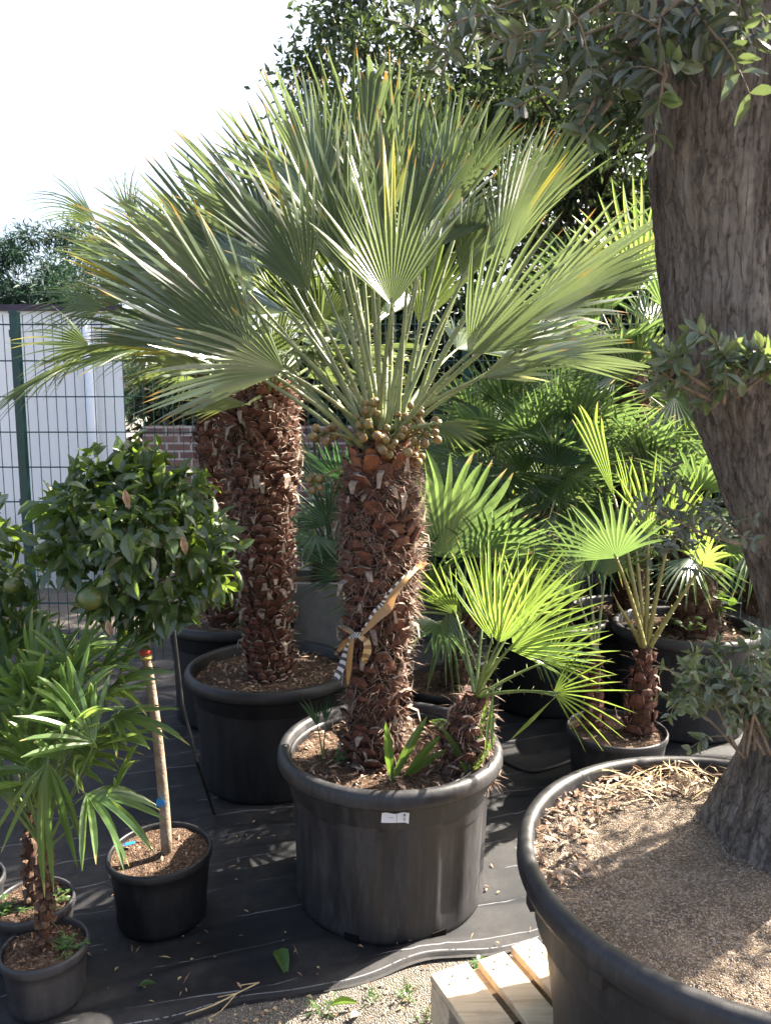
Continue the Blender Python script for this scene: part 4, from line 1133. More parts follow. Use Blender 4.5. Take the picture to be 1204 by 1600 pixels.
# =================================================================== OLIVE TREE, ITS POT AND THE PALLET
u_ = Vector((0.913, 0.408, 0)); v_ = Vector((0.408, -0.913, 0))
corner = Pz(672, 1522, 0.144)
pal = thing('wooden_pallet', 'pale wooden pallet under the olive tree pot', 'pallet', (corner.x, corner.y, 0))
off = 0.0
nails = MB()
for i, (wd, gap) in enumerate([(0.104, 0.028), (0.080, 0.026), (0.080, 0.028), (0.10, 0.028), (0.08, 0.028), (0.1, 0.028), (0.08, 0.028), (0.1, 0.028), (0.1, 0.028)]):
    c = corner + u_ * (off + wd / 2) + v_ * 0.42
    mb = MB(); mb.box(Vector((c.x, c.y, 0.133)) + v_ * rnd.uniform(-.006, .006), u_ * wd / 2, v_ * 0.42, UP * 0.011)
    pl = mb.build('slat', M_WOOD, pal)
    mod_ = pl.modifiers.new('soft edge', 'BEVEL'); mod_.width = 0.0025; mod_.segments = 2
    mb = MB()
    for q in ((0.25, 0.05), (0.75, 0.05), (0.45, 0.028)):
        p = corner + u_ * (off + wd * q[0]) + v_ * q[1]
        mb.tube([(p.x, p.y, 0.1435), (p.x, p.y, 0.1456)], 0.0032, 8)
    mb.build('nail', M_NAIL, pl)
    off += wd + gap
for q in (0.05, 0.42, 0.79):
    c = corner + u_ * 0.56 + v_ * q
    mb = MB(); mb.box((c.x, c.y, 0.070), u_ * 0.56, v_ * 0.045, UP * 0.0505); mb.build('bearer', M_WOOD, pal)
GX, GY, GR, GH = 0.750, 1.475, 0.475, 0.475
op = pot('very large black pot on the pallet holding the olive tree', GX, GY, 0.146, GR, GH, soil=M_GRIT, n_litter=0, soil_drop=0.045, base=0.80, mat=M_POTO)
for a in (186, 214, 150, 100, 20, 300):
    o_ = Vector((math.cos(R(a)), math.sin(R(a)), 0)); tg_ = Vector((-o_.y, o_.x, 0)); c = Vector((GX, GY, 0.146 + GH - 0.068)) + o_ * (GR - 0.020)
    mb = MB(); mb.box(c, o_ * 0.012, tg_ * 0.014, UP * 0.014); mb.build('rim_lug', M_POTO, op)
zs = 0.146 + GH - 0.045
# grains of grit, dry leaves and straw lying on the soil
n = 9000
q = np.sqrt(nr.rand(n)) * (GR - 0.045); a = nr.rand(n) * 6.283
tv = np.array([(1, 0, 0), (-1, 0, 0), (0, 1, 0), (0, -1, 0), (0, 0, .8), (0, 0, -.8)])
tf = [(0, 2, 4), (2, 1, 4), (1, 3, 4), (3, 0, 4), (2, 0, 5), (1, 2, 5), (3, 1, 5), (0, 3, 5)]
sc = (0.0009 + 0.0027 * nr.rand(n) ** 3.5)
zz_ = np.array([zs + 0.012 * (noise.noise(Vector((x * 9 + GX * 3 + GY, y * 9, GX * 3 + GY))) + 0.5 * noise.noise(Vector((x * 24, y * 24 + GX * 3 + GY, GX * 3 + GY)))) for x, y in zip(q * np.cos(a), q * np.sin(a))])
pos = np.stack([GX + q * np.cos(a), GY + q * np.sin(a), zz_ + 0.001], 1)
rot = nr.rand(n) * 3; c_, s_ = np.cos(rot), np.sin(rot)
V = pos[:, None, :] + np.stack([tv[None, :, 0] * c_[:, None] - tv[None, :, 1] * s_[:, None] * 0.7, tv[None, :, 0] * s_[:, None] + tv[None, :, 1] * c_[:, None] * 0.7, np.broadcast_to(tv[None, :, 2], (n, 6))], 2) * sc[:, None, None]
soil_o = [c for c in op.children if c.name.startswith('soil')][0]
gm = mesh_obj('grit', V.reshape(-1, 3), [tuple(i * 6 + j for j in f) for i in range(n) for f in tf], M_GRAIN, soil_o); gm['kind'] = 'stuff'
mats = [M_LITTER, M_DRYLEAF, M_LITTER, M_CUT]
l = litter_mesh((GX - 0.03, GY + 0.03), GR - 0.065, zs + .004, 420, mats, (0.010, 0.040), (0.0015, 0.006), 0.018, 0.68, 0.35, (R(80), R(190))); l = l.build('litter', mats, soil_o); l['kind'] = 'stuff'
mats = [M_STRAW, M_STRAW, M_DRYLEAF]
l = litter_mesh((GX, GY), GR - 0.05, zs + 0.006, 130, mats, (0.04, 0.13), (0.0012, 0.003), 0.035, 0.70, 0.35, (R(70), R(125))); l = l.build('straw', mats, soil_o); l['kind'] = 'stuff'

ol = thing('olive_tree', 'thick grey barked old olive tree leaning at the right edge', 'tree', (GX + 0.1, GY + 0.1, zs))
# trunk axis from photo: left edge plus half width
TY = 1.60
ax_pts = [(1235, 1330, 1.64, .200), (1240, 1265, 1.64, .165), (1258, 1200, 1.64, .140), (1286, 1110, 1.63, .132), (1305, 1000, 1.62, .140), (1285, 900, 1.62, .142), (1250, 800, 1.62, .146),
          (1215, 700, 1.62, .150), (1182, 600, 1.62, .152), (1166, 500, 1.62, .156), (1160, 400, 1.62, .158), (1155, 300, 1.62, .160), (1150, 200, 1.62, .162), (1148, 100, 1.62, .168), (1150, 0, 1.62, .175), (1150, -100, 1.62, .17)]
SG = 22
cen = spline([P(x, y, d) for x, y, d, r in ax_pts], SG)
rad0 = [r for *_, r in ax_pts]
V = []; NR = 220
for i, c in enumerate(cen):
    x = i / SG; k = min(int(x), len(rad0) - 2); rr = rad0[k] * (1 - x + k) + rad0[k + 1] * (x - k); z10 = x * 10
    for j in range(NR):
        a = 2 * math.pi * j / NR; ca, sa = math.cos(a), math.sin(a)
        tw = a + z10 * 0.012; ct_, st_ = math.cos(tw), math.sin(tw)
        f1 = noise.noise(Vector((ct_ * 1.6, st_ * 1.6, z10 * 0.022)))
        f2 = noise.noise(Vector((ct_ * 5.0, st_ * 5.0, z10 * 0.04 + 9)))
        f3 = noise.noise(Vector((ct_ * 13, st_ * 13, z10 * 0.09 + 4)))
        f4 = abs(noise.noise(Vector((ct_ * 21, st_ * 21, z10 * 0.16 + 14))))
        fl = max(0, 1 - z10 / 22.0); kn = 0
        for (ka, kz, kr, kh) in ((4.0, 88, 6, .10), (3.3, 62, 5, .09), (3.7, 112, 7, .08), (4.4, 40, 5, .10)):
            dd = ((a - ka) * 12) ** 2 + (z10 - kz) ** 2
            kn += kh * math.exp(-dd / (kr * kr)) - kh * 0.9 * math.exp(-dd / (kr * kr * 0.16))
        q = rr * (1 + 0.09 * f1 + 0.055 * f2 + 0.03 * f3 - 0.03 * max(0, 0.2 - f4) / 0.2 + fl * 0.07 * math.sin(5 * a + 1) + fl * 0.10 * f2 + kn)
        V.append((c.x + ca * q, c.y + sa * q, c.z))
Fc = [(i * NR + j, i * NR + (j + 1) % NR, (i + 1) * NR + (j + 1) % NR, (i + 1) * NR + j) for i in range(len(cen) - 1) for j in range(NR)]
mesh_obj('trunk', V, Fc, M_OBARK, ol, smooth=True)

def sprays(tree, twigs, leaf, per, mat, name_b='branch', name_f='foliage', leaf_asp=0.30, side_twigs=3, tw_len=0.12, thick=0.004):
    """twigs: list of polylines; leaves sit in opposite pairs along side twigs"""
    mb = MB(); pos, ax, nm = [], [], []
    for tw in twigs:
        pts = spline(tw, 6); mb.tube(pts, [thick * (1.2 - 0.8 * i / (len(pts) - 1)) for i in range(len(pts))], 5)
        runs = []
        for k in range(side_twigs):
            i = rnd.randrange(len(pts) // 4, len(pts)); st = pts[i]
            d = Vector((rnd.gauss(0, 1), rnd.gauss(0, 1), rnd.gauss(-0.1, 0.8))).normalized() * tw_len * rnd.uniform(0.5, 1.3)
            e = st + d; md = st + d * 0.5 + UP * 0.02
            b_ = bez(st, md, e, 5); mb.tube(b_, [thick * 0.5 * (1 - 0.12 * q) for q in range(6)], 4); runs.append(b_)
        runs.append(pts[len(pts) // 3:])
        for b_ in runs:
            for _ in range(per):
                x = rnd.uniform(0.15, 1) * (len(b_) - 1); i = min(int(x), len(b_) - 2); p = b_[i].lerp(b_[i + 1], x - i)
                T = (b_[i + 1] - b_[i]).normalized()
                s_ = Vector((rnd.gauss(0, 1), rnd.gauss(0, 1), rnd.gauss(0, 1))); s_ = (s_ - T * s_.dot(T)).normalized()
                for sg in (1, -1):
                    pos.append(p); ax.append(T * 0.55 + s_ * sg); nm.append(T.cross(s_) + UP * 0.6 + Vector((rnd.gauss(0, .3), rnd.gauss(0, .3), 0)))
    mb.build(name_b, M_TWIG, tree, True)
    n_ = len(pos)
    L = leaf * (0.65 + 0.6 * nr.rand(n_))
    V, Fc, r, t = leaves(T_fine(0.12, 0.2, 0.5), np.array(pos), np.array(ax), np.array(nm), L, L * leaf_asp)
    return mesh_obj(name_f, V, Fc, mat, tree, attrs={'rnd': r, 't': t})

# crown branches hanging into the top of the view
tw = []
for (a, m, e, d0, d1) in (((1090, -60), (900, -30), (700, 40), 1.50, 1.42), ((1090, -40), (950, 40), (760, 95), 1.46, 1.36), ((1080, -30), (960, 90), (800, 170), 1.46, 1.42),
                          ((1080, -80), (860, -70), (660, -20), 1.55, 1.55), ((1080, -20), (1000, 60), (905, 195), 1.44, 1.36), ((1090, -60), (980, -20), (860, 60), 1.40, 1.30),
                          ((1060, 30), (960, 60), (870, 120), 1.46, 1.40), ((1090, -40), (1030, 30), (1040, 120), 1.38, 1.30), ((1090, -60), (1080, 0), (1120, 60), 1.38, 1.32), ((1130, -60), (1160, 0), (1180, 70), 1.40, 1.34),
                          ((1080, -60), (780, 0), (690, 110), 1.6, 1.6), ((1080, -60), (820, 60), (740, 30), 1.5, 1.5), ((1080, -80), (900, -60), (800, 0), 1.5, 1.45)):
    tw.append([P(*a, d0), P(*m, (d0 + d1) / 2), P(*e, d1)])
sprays(ol, tw, 0.043, 6, M_OLIVE, side_twigs=5, tw_len=0.12, leaf_asp=0.34)
for q_ in ([P(960, 150, 1.42), P(930, 190, 1.4), P(905, 225, 1.38)], [P(1040, 100, 1.34), P(1035, 130, 1.33), P(1030, 160, 1.32)]):
    sprays(ol, [q_], 0.05, 3, M_OLIVE_TIP, side_twigs=1, tw_len=0.06, leaf_asp=0.38)
# sprouts half way up the trunk
tw = [[P(1130, 620, 1.46), P(1080, 590, 1.42), P(1040, 560, 1.40)], [P(1110, 640, 1.46), P(1150, 580, 1.40), P(1190, 545, 1.36)], [P(1130, 630, 1.45), P(1130, 570, 1.40), P(1120, 535, 1.37)],
      [P(1150, 620, 1.44), P(1190, 590, 1.40), P(1220, 570, 1.36)], [P(1120, 630, 1.46), P(1060, 600, 1.44), P(1020, 570, 1.43)]]
sprays(ol, tw, 0.036, 6, M_OLIVE_TIP, side_twigs=4, tw_len=0.06, leaf_asp=0.42)
tw = [[P(1155, 850, 1.52), P(1080, 815, 1.50), P(1000, 790, 1.50)], [P(1150, 830, 1.52), P(1080, 790, 1.52), P(1010, 750, 1.52)], [P(1150, 850, 1.5), P(1090, 830, 1.48), P(1030, 800, 1.46)]]
sprays(ol, tw, 0.022, 7, M_OLIVE, side_twigs=6, tw_len=0.09, leaf_asp=0.42, thick=0.003)
# suckers from the base
tw = []
for k in range(15):
    e = P(rnd.uniform(1020, 1215), rnd.uniform(1000, 1090), rnd.uniform(1.36, 1.62))
    s0 = P(rnd.uniform(1150, 1215), rnd.uniform(1130, 1190), 1.50)
    tw.append([s0, s0.lerp(e, 0.5) + Vector((0.0, 0, 0.02)), e])
sprays(ol, tw, 0.026, 7, M_OLIVE_TIP, side_twigs=4, tw_len=0.07, leaf_asp=0.44, thick=0.003)
# unseen rest of the crown; lumps to the right added to shade the soil
cs = [P(1150, -250, 1.7), P(1000, -200, 1.6), P(1300, -150, 1.8), P(1330, 60, 1.9), (1.75, 2.15, 1.62), (2.0, 2.2, 2.05), (1.6, 1.7, 2.2), (1.35, 1.2, 2.4), (1.95, 2.4, 1.4), (1.65, 1.95, 1.3)]
cloud('crown', M_OLIVE, ol, cs, [.35, .3, .35, .3, .36, .38, .35, .35, .28, .24], 3400, T_fine(0.1, 0.2, 0.5), 0.05, 0.32, shell=0.2)
mb = MB()
for e in cs[3:]:
    b_ = bez(P(1170, -60, 1.62), P(1170, -60, 1.62).lerp(Vector(e), 0.5) + UP * 0.2, e, 6); mb.tube(b_, [.05, .04, .032, .025, .018, .012, .008], 7)
mb.build('limb', M_OBARK, ol, True)

# =================================================================== PALMS ON THE RIGHT
def fan_palm(label, base, trunk_pts, trunk_r, crown, specs, mat, pmat=M_PETG, rows=8, around=7, fib=500, mats=None, rand=None, defaults=None, tsize=0.06, out=0.14, blade=0.42):
    t = thing('palm_tree', label, 'palm', base)
    palm_trunk(t, trunk_pts, trunk_r, rows, around, tsize, out, fib * 3, 0.06, 0, cutp=0.1, mats=mats or [M_CORE, M_FIBRE_DARK, M_FIBRE, M_FIBRE_DARK, M_FIBRE], fib_len=0.06)
    kw = dict(face=0.5, split=0.40, narrow=0.5, tp=2.4, droop=0.06, mat=mat, pmat=pmat, cup=0.10, pw=0.007, thorns=0, jit=0.05, yellow=0.0, taper=0.25, fold=0.45)
    if defaults: kw.update(defaults)
    for s_ in specs:
        k = dict(kw)
        if len(s_) > 8: k.update(s_[8])
        frond(t, crown, P(*s_[0:3]), P(*s_[3:6]), s_[6], max(6, int(s_[7] * 0.78)) if s_[7] > 8 else s_[7], **k)
    if rand: fronds_random(t, crown, *rand, spread=140, nseg=19, **kw)
    if rand: fronds_random(t, crown, max(3, rand[0] // 2), -180, 180, -25, 15, rand[5] * 0.9, rand[6] * 0.9, spread=130, nseg=18, **kw)
    return t
# tall palm by the olive trunk
R1 = P(985, 900, 4.0); R1.z = 0.45
fan_palm('tall fan palm with a slim dark trunk just left of the olive trunk', (R1.x, R1.y, 0.45), [(R1.x, 4.0, 0.42), P(985, 800, 4.0), P(985, 690, 4.0), P(985, 630, 4.0), P(982, 580, 4.0)], [.08, .085, .085, .09, .05],
         P(983, 600, 4.0), [(1000, 440, 3.85, 985, 265, 3.85, 110, 20, dict(mat=M_YOUNG_LIT)), (990, 582, 3.72, 900, 520, 3.62, 150, 26), (1000, 570, 3.75, 985, 470, 3.65, 170, 26, dict(mat=M_CHAM_SHADE)),
         (930, 520, 4.0, 840, 480, 3.95, 140, 24), (1060, 500, 4.0, 1120, 400, 4.0, 150, 24), (920, 450, 4.2, 860, 350, 4.25, 140, 24), (960, 590, 3.7, 880, 600, 3.6, 120, 22), (1040, 640, 3.9, 1080, 640, 3.85, 130, 20),
         (1030, 390, 4.2, 1060, 260, 4.25, 120, 22)], M_TRACHY, rand=(8, -180, 180, 20, 75, 0.40, 0.42))
pot('large black pot of the tall palm behind the olive trunk', R1.x, 4.0, 0.016, 0.33, 0.46, mat=M_POTC, n_litter=60)
# front right small palm in its own pot
R2x, R2y = P(962, 1140, 2.92).x, 2.92
pot('small black pot between the stickered pot and the olive tree pot', R2x, R2y, 0.016, 0.195, 0.26, style='small', mat=M_POTG, n_litter=60, soil_drop=0.02)
fan_palm('small fan palm with three spreading thorny stalks left of the olive tree base', (R2x + .08, R2y, 0.26), [P(1000, 1140, 2.92), P(1000, 1100, 2.92), P(1003, 1060, 2.92), P(1008, 1010, 2.92)], [.056, .050, .040, .026], P(1008, 1022, 2.92),
         [(962, 872, 2.75, 905, 770, 2.68, 165, 26), (1096, 884, 2.85, 1110, 800, 2.8, 150, 18, dict(droop=0.25, mat=M_YOUNG_LIT)), (1012, 840, 3.0, 1005, 700, 3.05, 60, 12, dict(mat=M_YOUNG_LIT)), (1045, 840, 2.95, 1075, 720, 2.95, 50, 8, dict(mat=M_YOUNG_LIT)),
          (960, 780, 3.1, 905, 615, 3.1, 20, 6, dict(mat=M_YOUNG_LIT, split=0.85)), (985, 800, 3.1, 965, 690, 3.1, 20, 5, dict(mat=M_YOUNG_LIT)), (965, 945, 2.9, 955, 920, 2.9, 12, 3, dict(mat=M_STRAW))], M_TRACHY, pmat=M_PETO, rows=6, around=5, fib=45, tsize=0.05, out=0.1,
         mats=[M_CORE, M_SCALE, M_FIBRE, M_FIBRE_DARK, M_FIBRE], defaults=dict(pw=0.010, thorns=14))
# its slender neighbour in the same pot
N2 = P(932, 1120, 2.95)
fan_palm('slender young palm with pale stalks beside the three stalked palm', (N2.x, N2.y, 0.26), [P(925, 1130, 2.95), P(925, 1080, 2.95), P(930, 1020, 2.95)], [.04, .032, .02], P(930, 1030, 2.95),
         [(918, 900, 3.0, 870, 800, 3.0, 150, 22), (945, 900, 3.05, 960, 800, 3.1, 120, 18), (900, 930, 2.9, 840, 900, 2.85, 130, 18)], M_TRACHY, pmat=M_PET, rows=5, around=5, fib=30, tsize=0.04, out=0.1, mats=[M_CORE, M_SCALE, M_FIBRE, M_FIBRE_DARK, M_FIBRE])
# large pot with a stubby trunk
R3x, R3y = P(1055, 985, 3.72).x, 3.62
pot('large black pot with weeds behind the small palm, right of centre', R3x, R3y, 0.016, 0.34, 0.49, mat=M_POTG, n_litter=180)
fan_palm('stubby hairy trunked palm in the large weedy pot', (R3x, R3y, 0.46), [P(1085, 995, 3.62), P(1082, 930, 3.62), P(1078, 870, 3.62), P(1075, 830, 3.62)], [.11, .105, .10, .06], P(1075, 840, 3.62),
         [(1040, 760, 3.6, 1000, 660, 3.6, 140, 22), (1110, 770, 3.6, 1150, 690, 3.6, 140, 22), (1020, 840, 3.5, 950, 840, 3.4, 120, 20), (1080, 740, 3.8, 1080, 650, 3.85, 130, 22, dict(mat=M_YOUNG_LIT)), (1130, 850, 3.5, 1190, 870, 3.4, 120, 20)], M_TRACHY, fib=900, rand=(9, -180, 180, 10, 75, 0.40, 0.40))
clover('broad leaved weed in the right of the large weedy pot', P(1125, 975, 3.52), 7, 0.075, 0.05, 0.16)
clover('small weed in the middle of the large weedy pot', P(1075, 985, 3.40), 8, 0.035, 0.03, 0.06)
# mid background palms
R4 = P(850, 900, 3.9); R4.z = 0.4
fan_palm('dense dark fan palm in the shade between the fruiting palm and the olive', (R4.x, R4.y, 0.45), [(R4.x, 3.9, 0.42), P(850, 850, 3.9), P(850, 760, 3.9)], [.09, .09, .06], P(850, 770, 3.9),
         [(850, 680, 3.75, 800, 600, 3.7, 160, 26), (900, 700, 3.7, 960, 640, 3.65, 150, 26), (820, 740, 3.6, 760, 690, 3.5, 150, 24), (890, 780, 3.6, 930, 740, 3.5, 150, 24), (870, 640, 3.9, 900, 560, 3.9, 150, 24), (800, 660, 4.0, 740, 600, 4.0, 140, 24),
          (840, 800, 3.5, 800, 790, 3.4, 150, 24), (910, 850, 3.5, 960, 850, 3.4, 140, 22), (780, 800, 3.7, 730, 770, 3.6, 140, 22), (870, 730, 3.5, 880, 640, 3.42, 160, 24, dict(mat=M_BLUE)), (930, 620, 4.0, 980, 560, 4.0, 120, 20)], M_TRACHY, rand=(16, -180, 180, 0, 75, 0.42, 0.44))
pot('large black pot of the dense dark palm in the shade', R4.x, 3.9, 0.016, 0.33, 0.46, mat=M_POTC, n_litter=60)
R5 = P(705, 1050, 3.25); R5.z = 0.35
fan_palm('green fan palm with one big upright fan touching the right side of the fruiting trunk', (R5.x, R5.y, 0.33), [(R5.x, 3.25, 0.30), P(722, 1010, 3.25), P(722, 960, 3.25)], [.05, .045, .03], P(722, 970, 3.25),
         [(692, 872, 3.05, 705, 690, 3.0, 165, 30, dict(split=0.62, mat=M_TRACHY)), (690, 950, 3.0, 660, 890, 2.95, 90, 14, dict(mat=M_YOUNG_LIT)), (700, 955, 2.95, 712, 1070, 2.9, 80, 14, dict(droop=.3)), (640, 960, 3.05, 600, 1010, 3.0, 120, 18), (780, 930, 3.2, 840, 900, 3.15, 140, 22),
          (760, 880, 3.3, 790, 790, 3.3, 150, 24), (650, 900, 3.3, 610, 840, 3.35, 140, 22)], M_TRACHY, rand=(8, -180, 180, 15, 75, 0.34, 0.36))
pot('black pot in the shade right behind the stickered pot', R5.x, R5.y, 0.016, 0.22, 0.34, style='small', mat=M_POTC, n_litter=40, soil_drop=0.03)
R7 = P(770, 900, 4.1); R7.z = 0.45
fan_palm('dark fan palm by the fence just right of the fruiting trunk', (R7.x, R7.y, 0.45), [(R7.x, 4.1, 0.42), P(770, 850, 4.1), P(770, 740, 4.1)], [.08, .08, .05], P(770, 750, 4.1),
         [(740, 660, 4.0, 700, 580, 3.95, 150, 24), (800, 650, 3.9, 830, 560, 3.85, 150, 24), (760, 700, 3.8, 740, 620, 3.7, 160, 26)], M_TRACHY, rand=(12, -180, 180, 0, 75, 0.42, 0.44))
R8 = P(1190, 900, 4.1); R8.z = 0.45
fan_palm('fan palm by the fence hidden behind the lower olive trunk', (R8.x, R8.y, 0.45), [(R8.x, 4.1, 0.42), P(1190, 850, 4.1), P(1190, 760, 4.1)], [.08, .08, .05], P(1190, 770, 4.1), [], M_TRACHY, rand=(12, -180, 180, 0, 75, 0.42, 0.44))
# palm in the square grey planter
L4 = P(492, 960, 3.85)
pt = thing('planter', 'square grey concrete planter between the two shaggy trunks', 'planter', (L4.x + 0.03, 3.85, 0))
zt2 = P(490, 912, 3.68).z
mb = MB(); cx = L4.x + 0.05
for (dx_, dy_, ux, uy) in ((0, -0.16, 0.20, 0.02), (0, 0.16, 0.20, 0.02), (-0.18, 0, 0.02, 0.138), (0.18, 0, 0.02, 0.138)):
    mb.box((cx + dx_, 3.85 + dy_, zt2 / 2), (ux, 0, 0), (0, uy, 0), (0, 0, zt2 / 2))
mb.build('planter_shell', M_CONC, pt)
mb = MB(); mb.box((cx, 3.85, zt2 - 0.06), (0.159, 0, 0), (0, 0.138, 0), (0, 0, 0.03)); mb.build('soil', M_SOIL, pt)
fan_palm('dark blue green palm in the square grey planter', (cx, 3.85, zt2 - 0.03), [(cx, 3.85, zt2 - 0.05), (cx, 3.85, zt2 + 0.04), (cx, 3.85, zt2 + 0.12)], [.05, .045, .03], Vector((cx, 3.85, zt2 + 0.1)),
         [(530, 900, 3.6, 470, 870, 3.5, 130, 22), (515, 820, 3.7, 470, 740, 3.65, 150, 24), (560, 800, 3.8, 560, 690, 3.8, 150, 24), (520, 880, 3.6, 480, 800, 3.55, 120, 20), (470, 850, 3.8, 430, 800, 3.8, 130, 20), (600, 850, 3.8, 650, 770, 3.8, 140, 22), (500, 760, 3.9, 470, 670, 3.95, 120, 20)], M_BLUE, rand=(10, -180, 180, 15, 70, 0.42, 0.40))
# flowering shrub by the fence
fs = thing('flowering_shrub', 'yellow green shrub with one red bloom beside the olive trunk', 'shrub', (P(1070, 700, 4.25).x, 4.25, 0.0))
mb = MB()
for k in range(6):
    e = P(1070 + rnd.uniform(-45, 45), 680 + rnd.uniform(-35, 40), 4.25); mb.tube(bez((fs.location.x, 4.25, 0.02), (fs.location.x, 4.25, 0.8), e, 5), [.012, .011, .009, .007, .005, .003], 5)
mb.build('stem', M_TWIG, fs, True)
cloud('foliage', M_SHRUB, fs, [P(1060, 680, 4.25), P(1095, 690, 4.2), P(1040, 720, 4.2), P(1080, 740, 4.2), P(1060, 800, 4.2)], [.12, .12, .12, .15, .2], 420, T_fine(), 0.055, 0.5, shell=0.3)
c = P(1086, 655, 4.12); ps = []; ax = []; nm = []
for k in range(26):
    d_ = norm(nr.randn(1, 3))[0]; ps.append(np.array(c) + d_ * 0.006); ax.append(d_); nm.append(nr.randn(3))
V, Fc, r, t = leaves(T_fine(-0.3, 0.3, 0.5), np.array(ps), np.array(ax), np.array(nm), 0.036, 0.032)
mesh_obj('bloom', V, Fc, M_ROSE, fs, attrs={'rnd': r, 't': t})
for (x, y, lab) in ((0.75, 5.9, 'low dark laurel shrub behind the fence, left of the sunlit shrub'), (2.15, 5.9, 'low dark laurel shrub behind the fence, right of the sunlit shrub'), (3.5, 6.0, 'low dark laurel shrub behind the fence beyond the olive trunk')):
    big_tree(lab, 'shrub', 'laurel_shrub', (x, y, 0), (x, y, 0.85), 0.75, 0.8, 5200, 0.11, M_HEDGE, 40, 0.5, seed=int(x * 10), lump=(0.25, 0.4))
# sunlit shrub behind the fence between the palms
bs = thing('background_shrub', 'sunlit yellow green shrub seen through the fence between dark palm fans', 'shrub', (1.35, 5.4, 0))
mb = MB()
for k in range(8):
    mb.tube(bez((1.35, 5.4, 0), (1.35, 5.4, 0.8), (1.35 + rnd.uniform(-.6, .6), 5.4 + rnd.uniform(-.3, .3), rnd.uniform(1.0, 1.8)), 5), [.02, .017, .013, .01, .007, .004], 5)
mb.build('stem', M_TWIG, bs, True)
cloud('foliage', M_SHRUB, bs, [(1.35 + rnd.uniform(-.5, .5), 5.4 + rnd.uniform(-.3, .3), rnd.uniform(0.6, 1.6)) for _ in range(14)], [.24] * 14, 1300, T_fine(), 0.07, 0.45, shell=0.2)

# =================================================================== SMALL THINGS ON THE GROUND
def fallen(label, px_, py_, ln, wd, ang, mat, curl=0.3, name='fallen_leaf', z=0.02):
    p = Pz(px_, py_, z); a = R(ang)
    V, Fc, r, t = leaves(T_fine(curl, 0.5, 0.5), np.array([p]), np.array([(math.cos(a), math.sin(a), 0.12)]), np.array([(0.1, -0.1, 1.0)]), ln, wd)
    o = mesh_obj(name, V, Fc, mat, attrs={'rnd': r, 't': t})
    return tag(o, label, 'leaf')
fallen('curled green citrus leaf lying in front of the stickered pot', 432, 1485, 0.075, 0.045, -60, M_WEED, 0.5, z=0.03)
fallen('narrow green leaf lying on the fabric left of the stickered pot', 216, 1542, 0.045, 0.014, 15, M_WEED, 0.1, z=0.026)
fallen('yellow green leaf beside the orange tree pot', 172, 1372, 0.03, 0.024, 70, M_WEED, 0.3, z=0.024)
fallen('long green grass leaf on the asphalt at the fabric edge', 515, 1572, 0.075, 0.016, 5, M_WEED, 0.1, z=0.014)
fallen('pale curled leaf on the lit asphalt by the pallet', 548, 1590, 0.03, 0.02, 40, M_DRYLEAF, 0.4, z=0.014)
mb = MB(); p = [Pz(405, 1535, 0.028), Pz(370, 1552, 0.03), Pz(330, 1572, 0.032), Pz(290, 1586, 0.028)]
mb.tube(spline(p, 4), 0.0018, 5); mb.tube([p[1], Pz(345, 1580, 0.03), Pz(325, 1592, .026)], 0.0013, 5); mb.tube([p[1], Pz(340, 1558, 0.035)], 0.0013, 5); mb.tube([p[0], Pz(372, 1540, 0.045)], 0.0013, 5)
tag(mb.build('twig', M_STRAW), 'dry forked straw coloured twig on the fabric near the bottom edge', 'twig')
def tuft(label, px_, py_, n, h, mat=M_WEED):
    b = Pz(px_, py_, 0.006); mb = MB()
    for k in range(n):
        a = rnd.uniform(0, 6.28); l = h * rnd.uniform(0.5, 1.1); d = Vector((math.cos(a), math.sin(a), rnd.uniform(0.4, 1.4))).normalized()
        s0 = b + Vector((rnd.gauss(0, .012), rnd.gauss(0, .012), 0)); wv = d.cross(UP).normalized() * 0.0016
        m_ = s0 + d * l * 0.6; e = m_ + (d - UP * 0.7).normalized() * l * 0.45
        mb.add([s0 - wv, s0 + wv, m_ + wv, m_ - wv, e], [(0, 1, 2, 3), (3, 2, 4)], 0, rnd=rnd.random())
    return tag(mb.build('weed', mat), label, 'weed')
tuft('sparse grass tuft on the lit asphalt below the stickered pot', 632, 1558, 26, 0.045)
tuft('grass sprig at the pallet corner', 748, 1512, 18, 0.035)
tuft('low weed at the fabric edge left of the pallet', 585, 1558, 16, 0.03)
tuft('small weed tuft by the bottom edge next to the pallet', 668, 1590, 18, 0.035)
tuft('low straggling weed on the shaded asphalt edge', 500, 1580, 22, 0.05)
clover('small round leaved weed under the pallet edge', Pz(752, 1518, 0.01), 6, 0.022, 0.02, 0.03)
mb = MB()
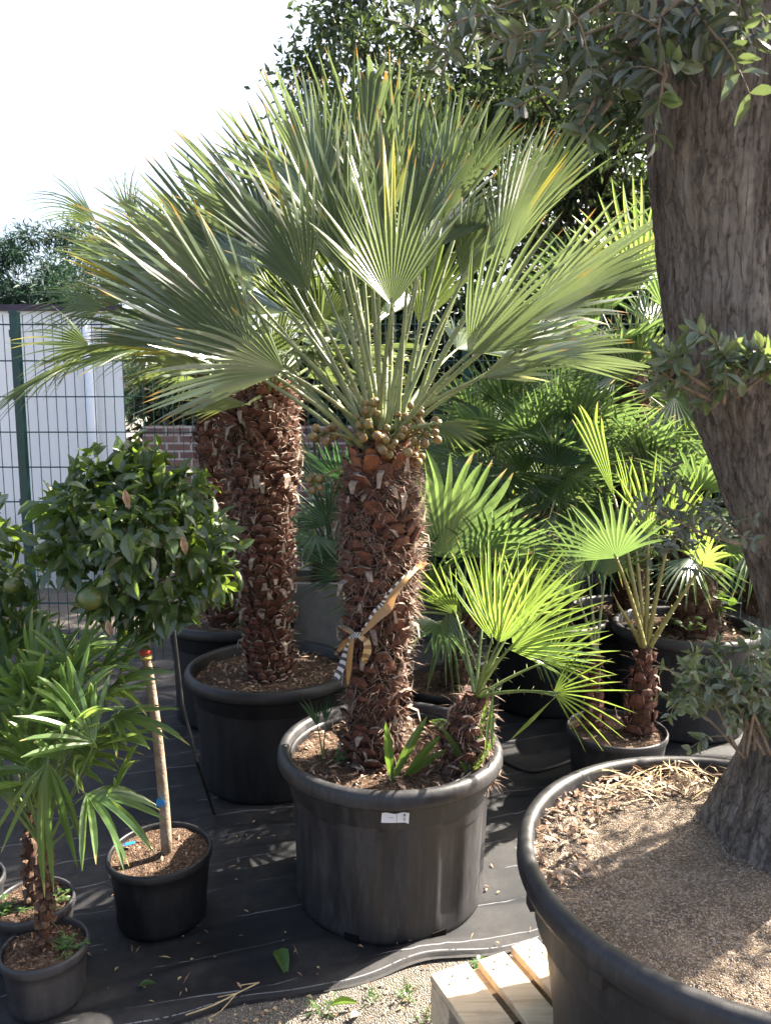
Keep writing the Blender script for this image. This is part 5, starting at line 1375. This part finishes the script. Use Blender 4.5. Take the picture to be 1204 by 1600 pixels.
for k in range(190):
    x, y = rnd.uniform(-0.95, 0.45), rnd.uniform(1.7, 2.7)
    if y < edge_y(x) + 0.03: continue
    p = Vector((x, y, fab_z(x, y) + 0.003)); d = Vector((rnd.gauss(0, 1), rnd.gauss(0, 1), rnd.uniform(0, .3))).normalized(); l = rnd.uniform(0.004, 0.026) * (1 if rnd.random() < .85 else 1.6); wv = d.cross(UP).normalized() * rnd.uniform(.0008, .005)
    mb.add([p, p + d * l * .5 - wv + UP * .003, p + d * l, p + d * l * .5 + wv + UP * .003], [(0, 1, 2, 3)], rnd.randrange(3))
o = mb.build('litter', [M_LITTER, M_STRAW, M_DRYLEAF]); o['kind'] = 'stuff'
mb = MB(); mb.tube(spline([Pz(770, 1178, 0.03), Pz(800, 1196, 0.022), Pz(832, 1205, 0.022), Pz(870, 1196, 0.022), Pz(905, 1180, 0.022)], 5), 0.007, 8)
tag(mb.build('irrigation_hose', M_POTC), 'thin black hose lying on the fabric right of the stickered pot', 'hose')
mb = MB()
for k in range(420):
    x, y = rnd.uniform(-0.5, 0.35), rnd.uniform(1.5, 1.95)
    if y > edge_y(x) - 0.01: continue
    p = Vector((x, y, 0.007)); d = Vector((rnd.gauss(0, 1), rnd.gauss(0, 1), rnd.uniform(-.1, .4))).normalized(); l = rnd.uniform(0.004, 0.022); wv = d.cross(UP).normalized() * rnd.uniform(.001, .006)
    mb.add([p, p + d * l * .5 - wv + UP * .003, p + d * l, p + d * l * .5 + wv + UP * .003], [(0, 1, 2, 3)], rnd.randrange(3))
o = mb.build('debris', [M_LITTER, M_STRAW, M_DRYLEAF]); o['kind'] = 'stuff'

# repeats share a group phrase
GROUPS = {'plant_pot': 'black nursery pots', 'palm_tree': 'potted fan palms', 'potted_palm': 'palm seedlings at the lower left', 'evergreen_shrub': 'evergreen shrubs behind the brick wall',
          'laurel_shrub': 'laurel shrubs behind the fence', 'weed': 'weeds in pots and on the ground', 'fallen_leaf': 'fallen leaves on the ground'}
for o in list(COL.objects):
    if o.parent is None and o.get('category'):
        k = o.name.split('.')[0]
        if k in GROUPS: o['group'] = GROUPS[k]
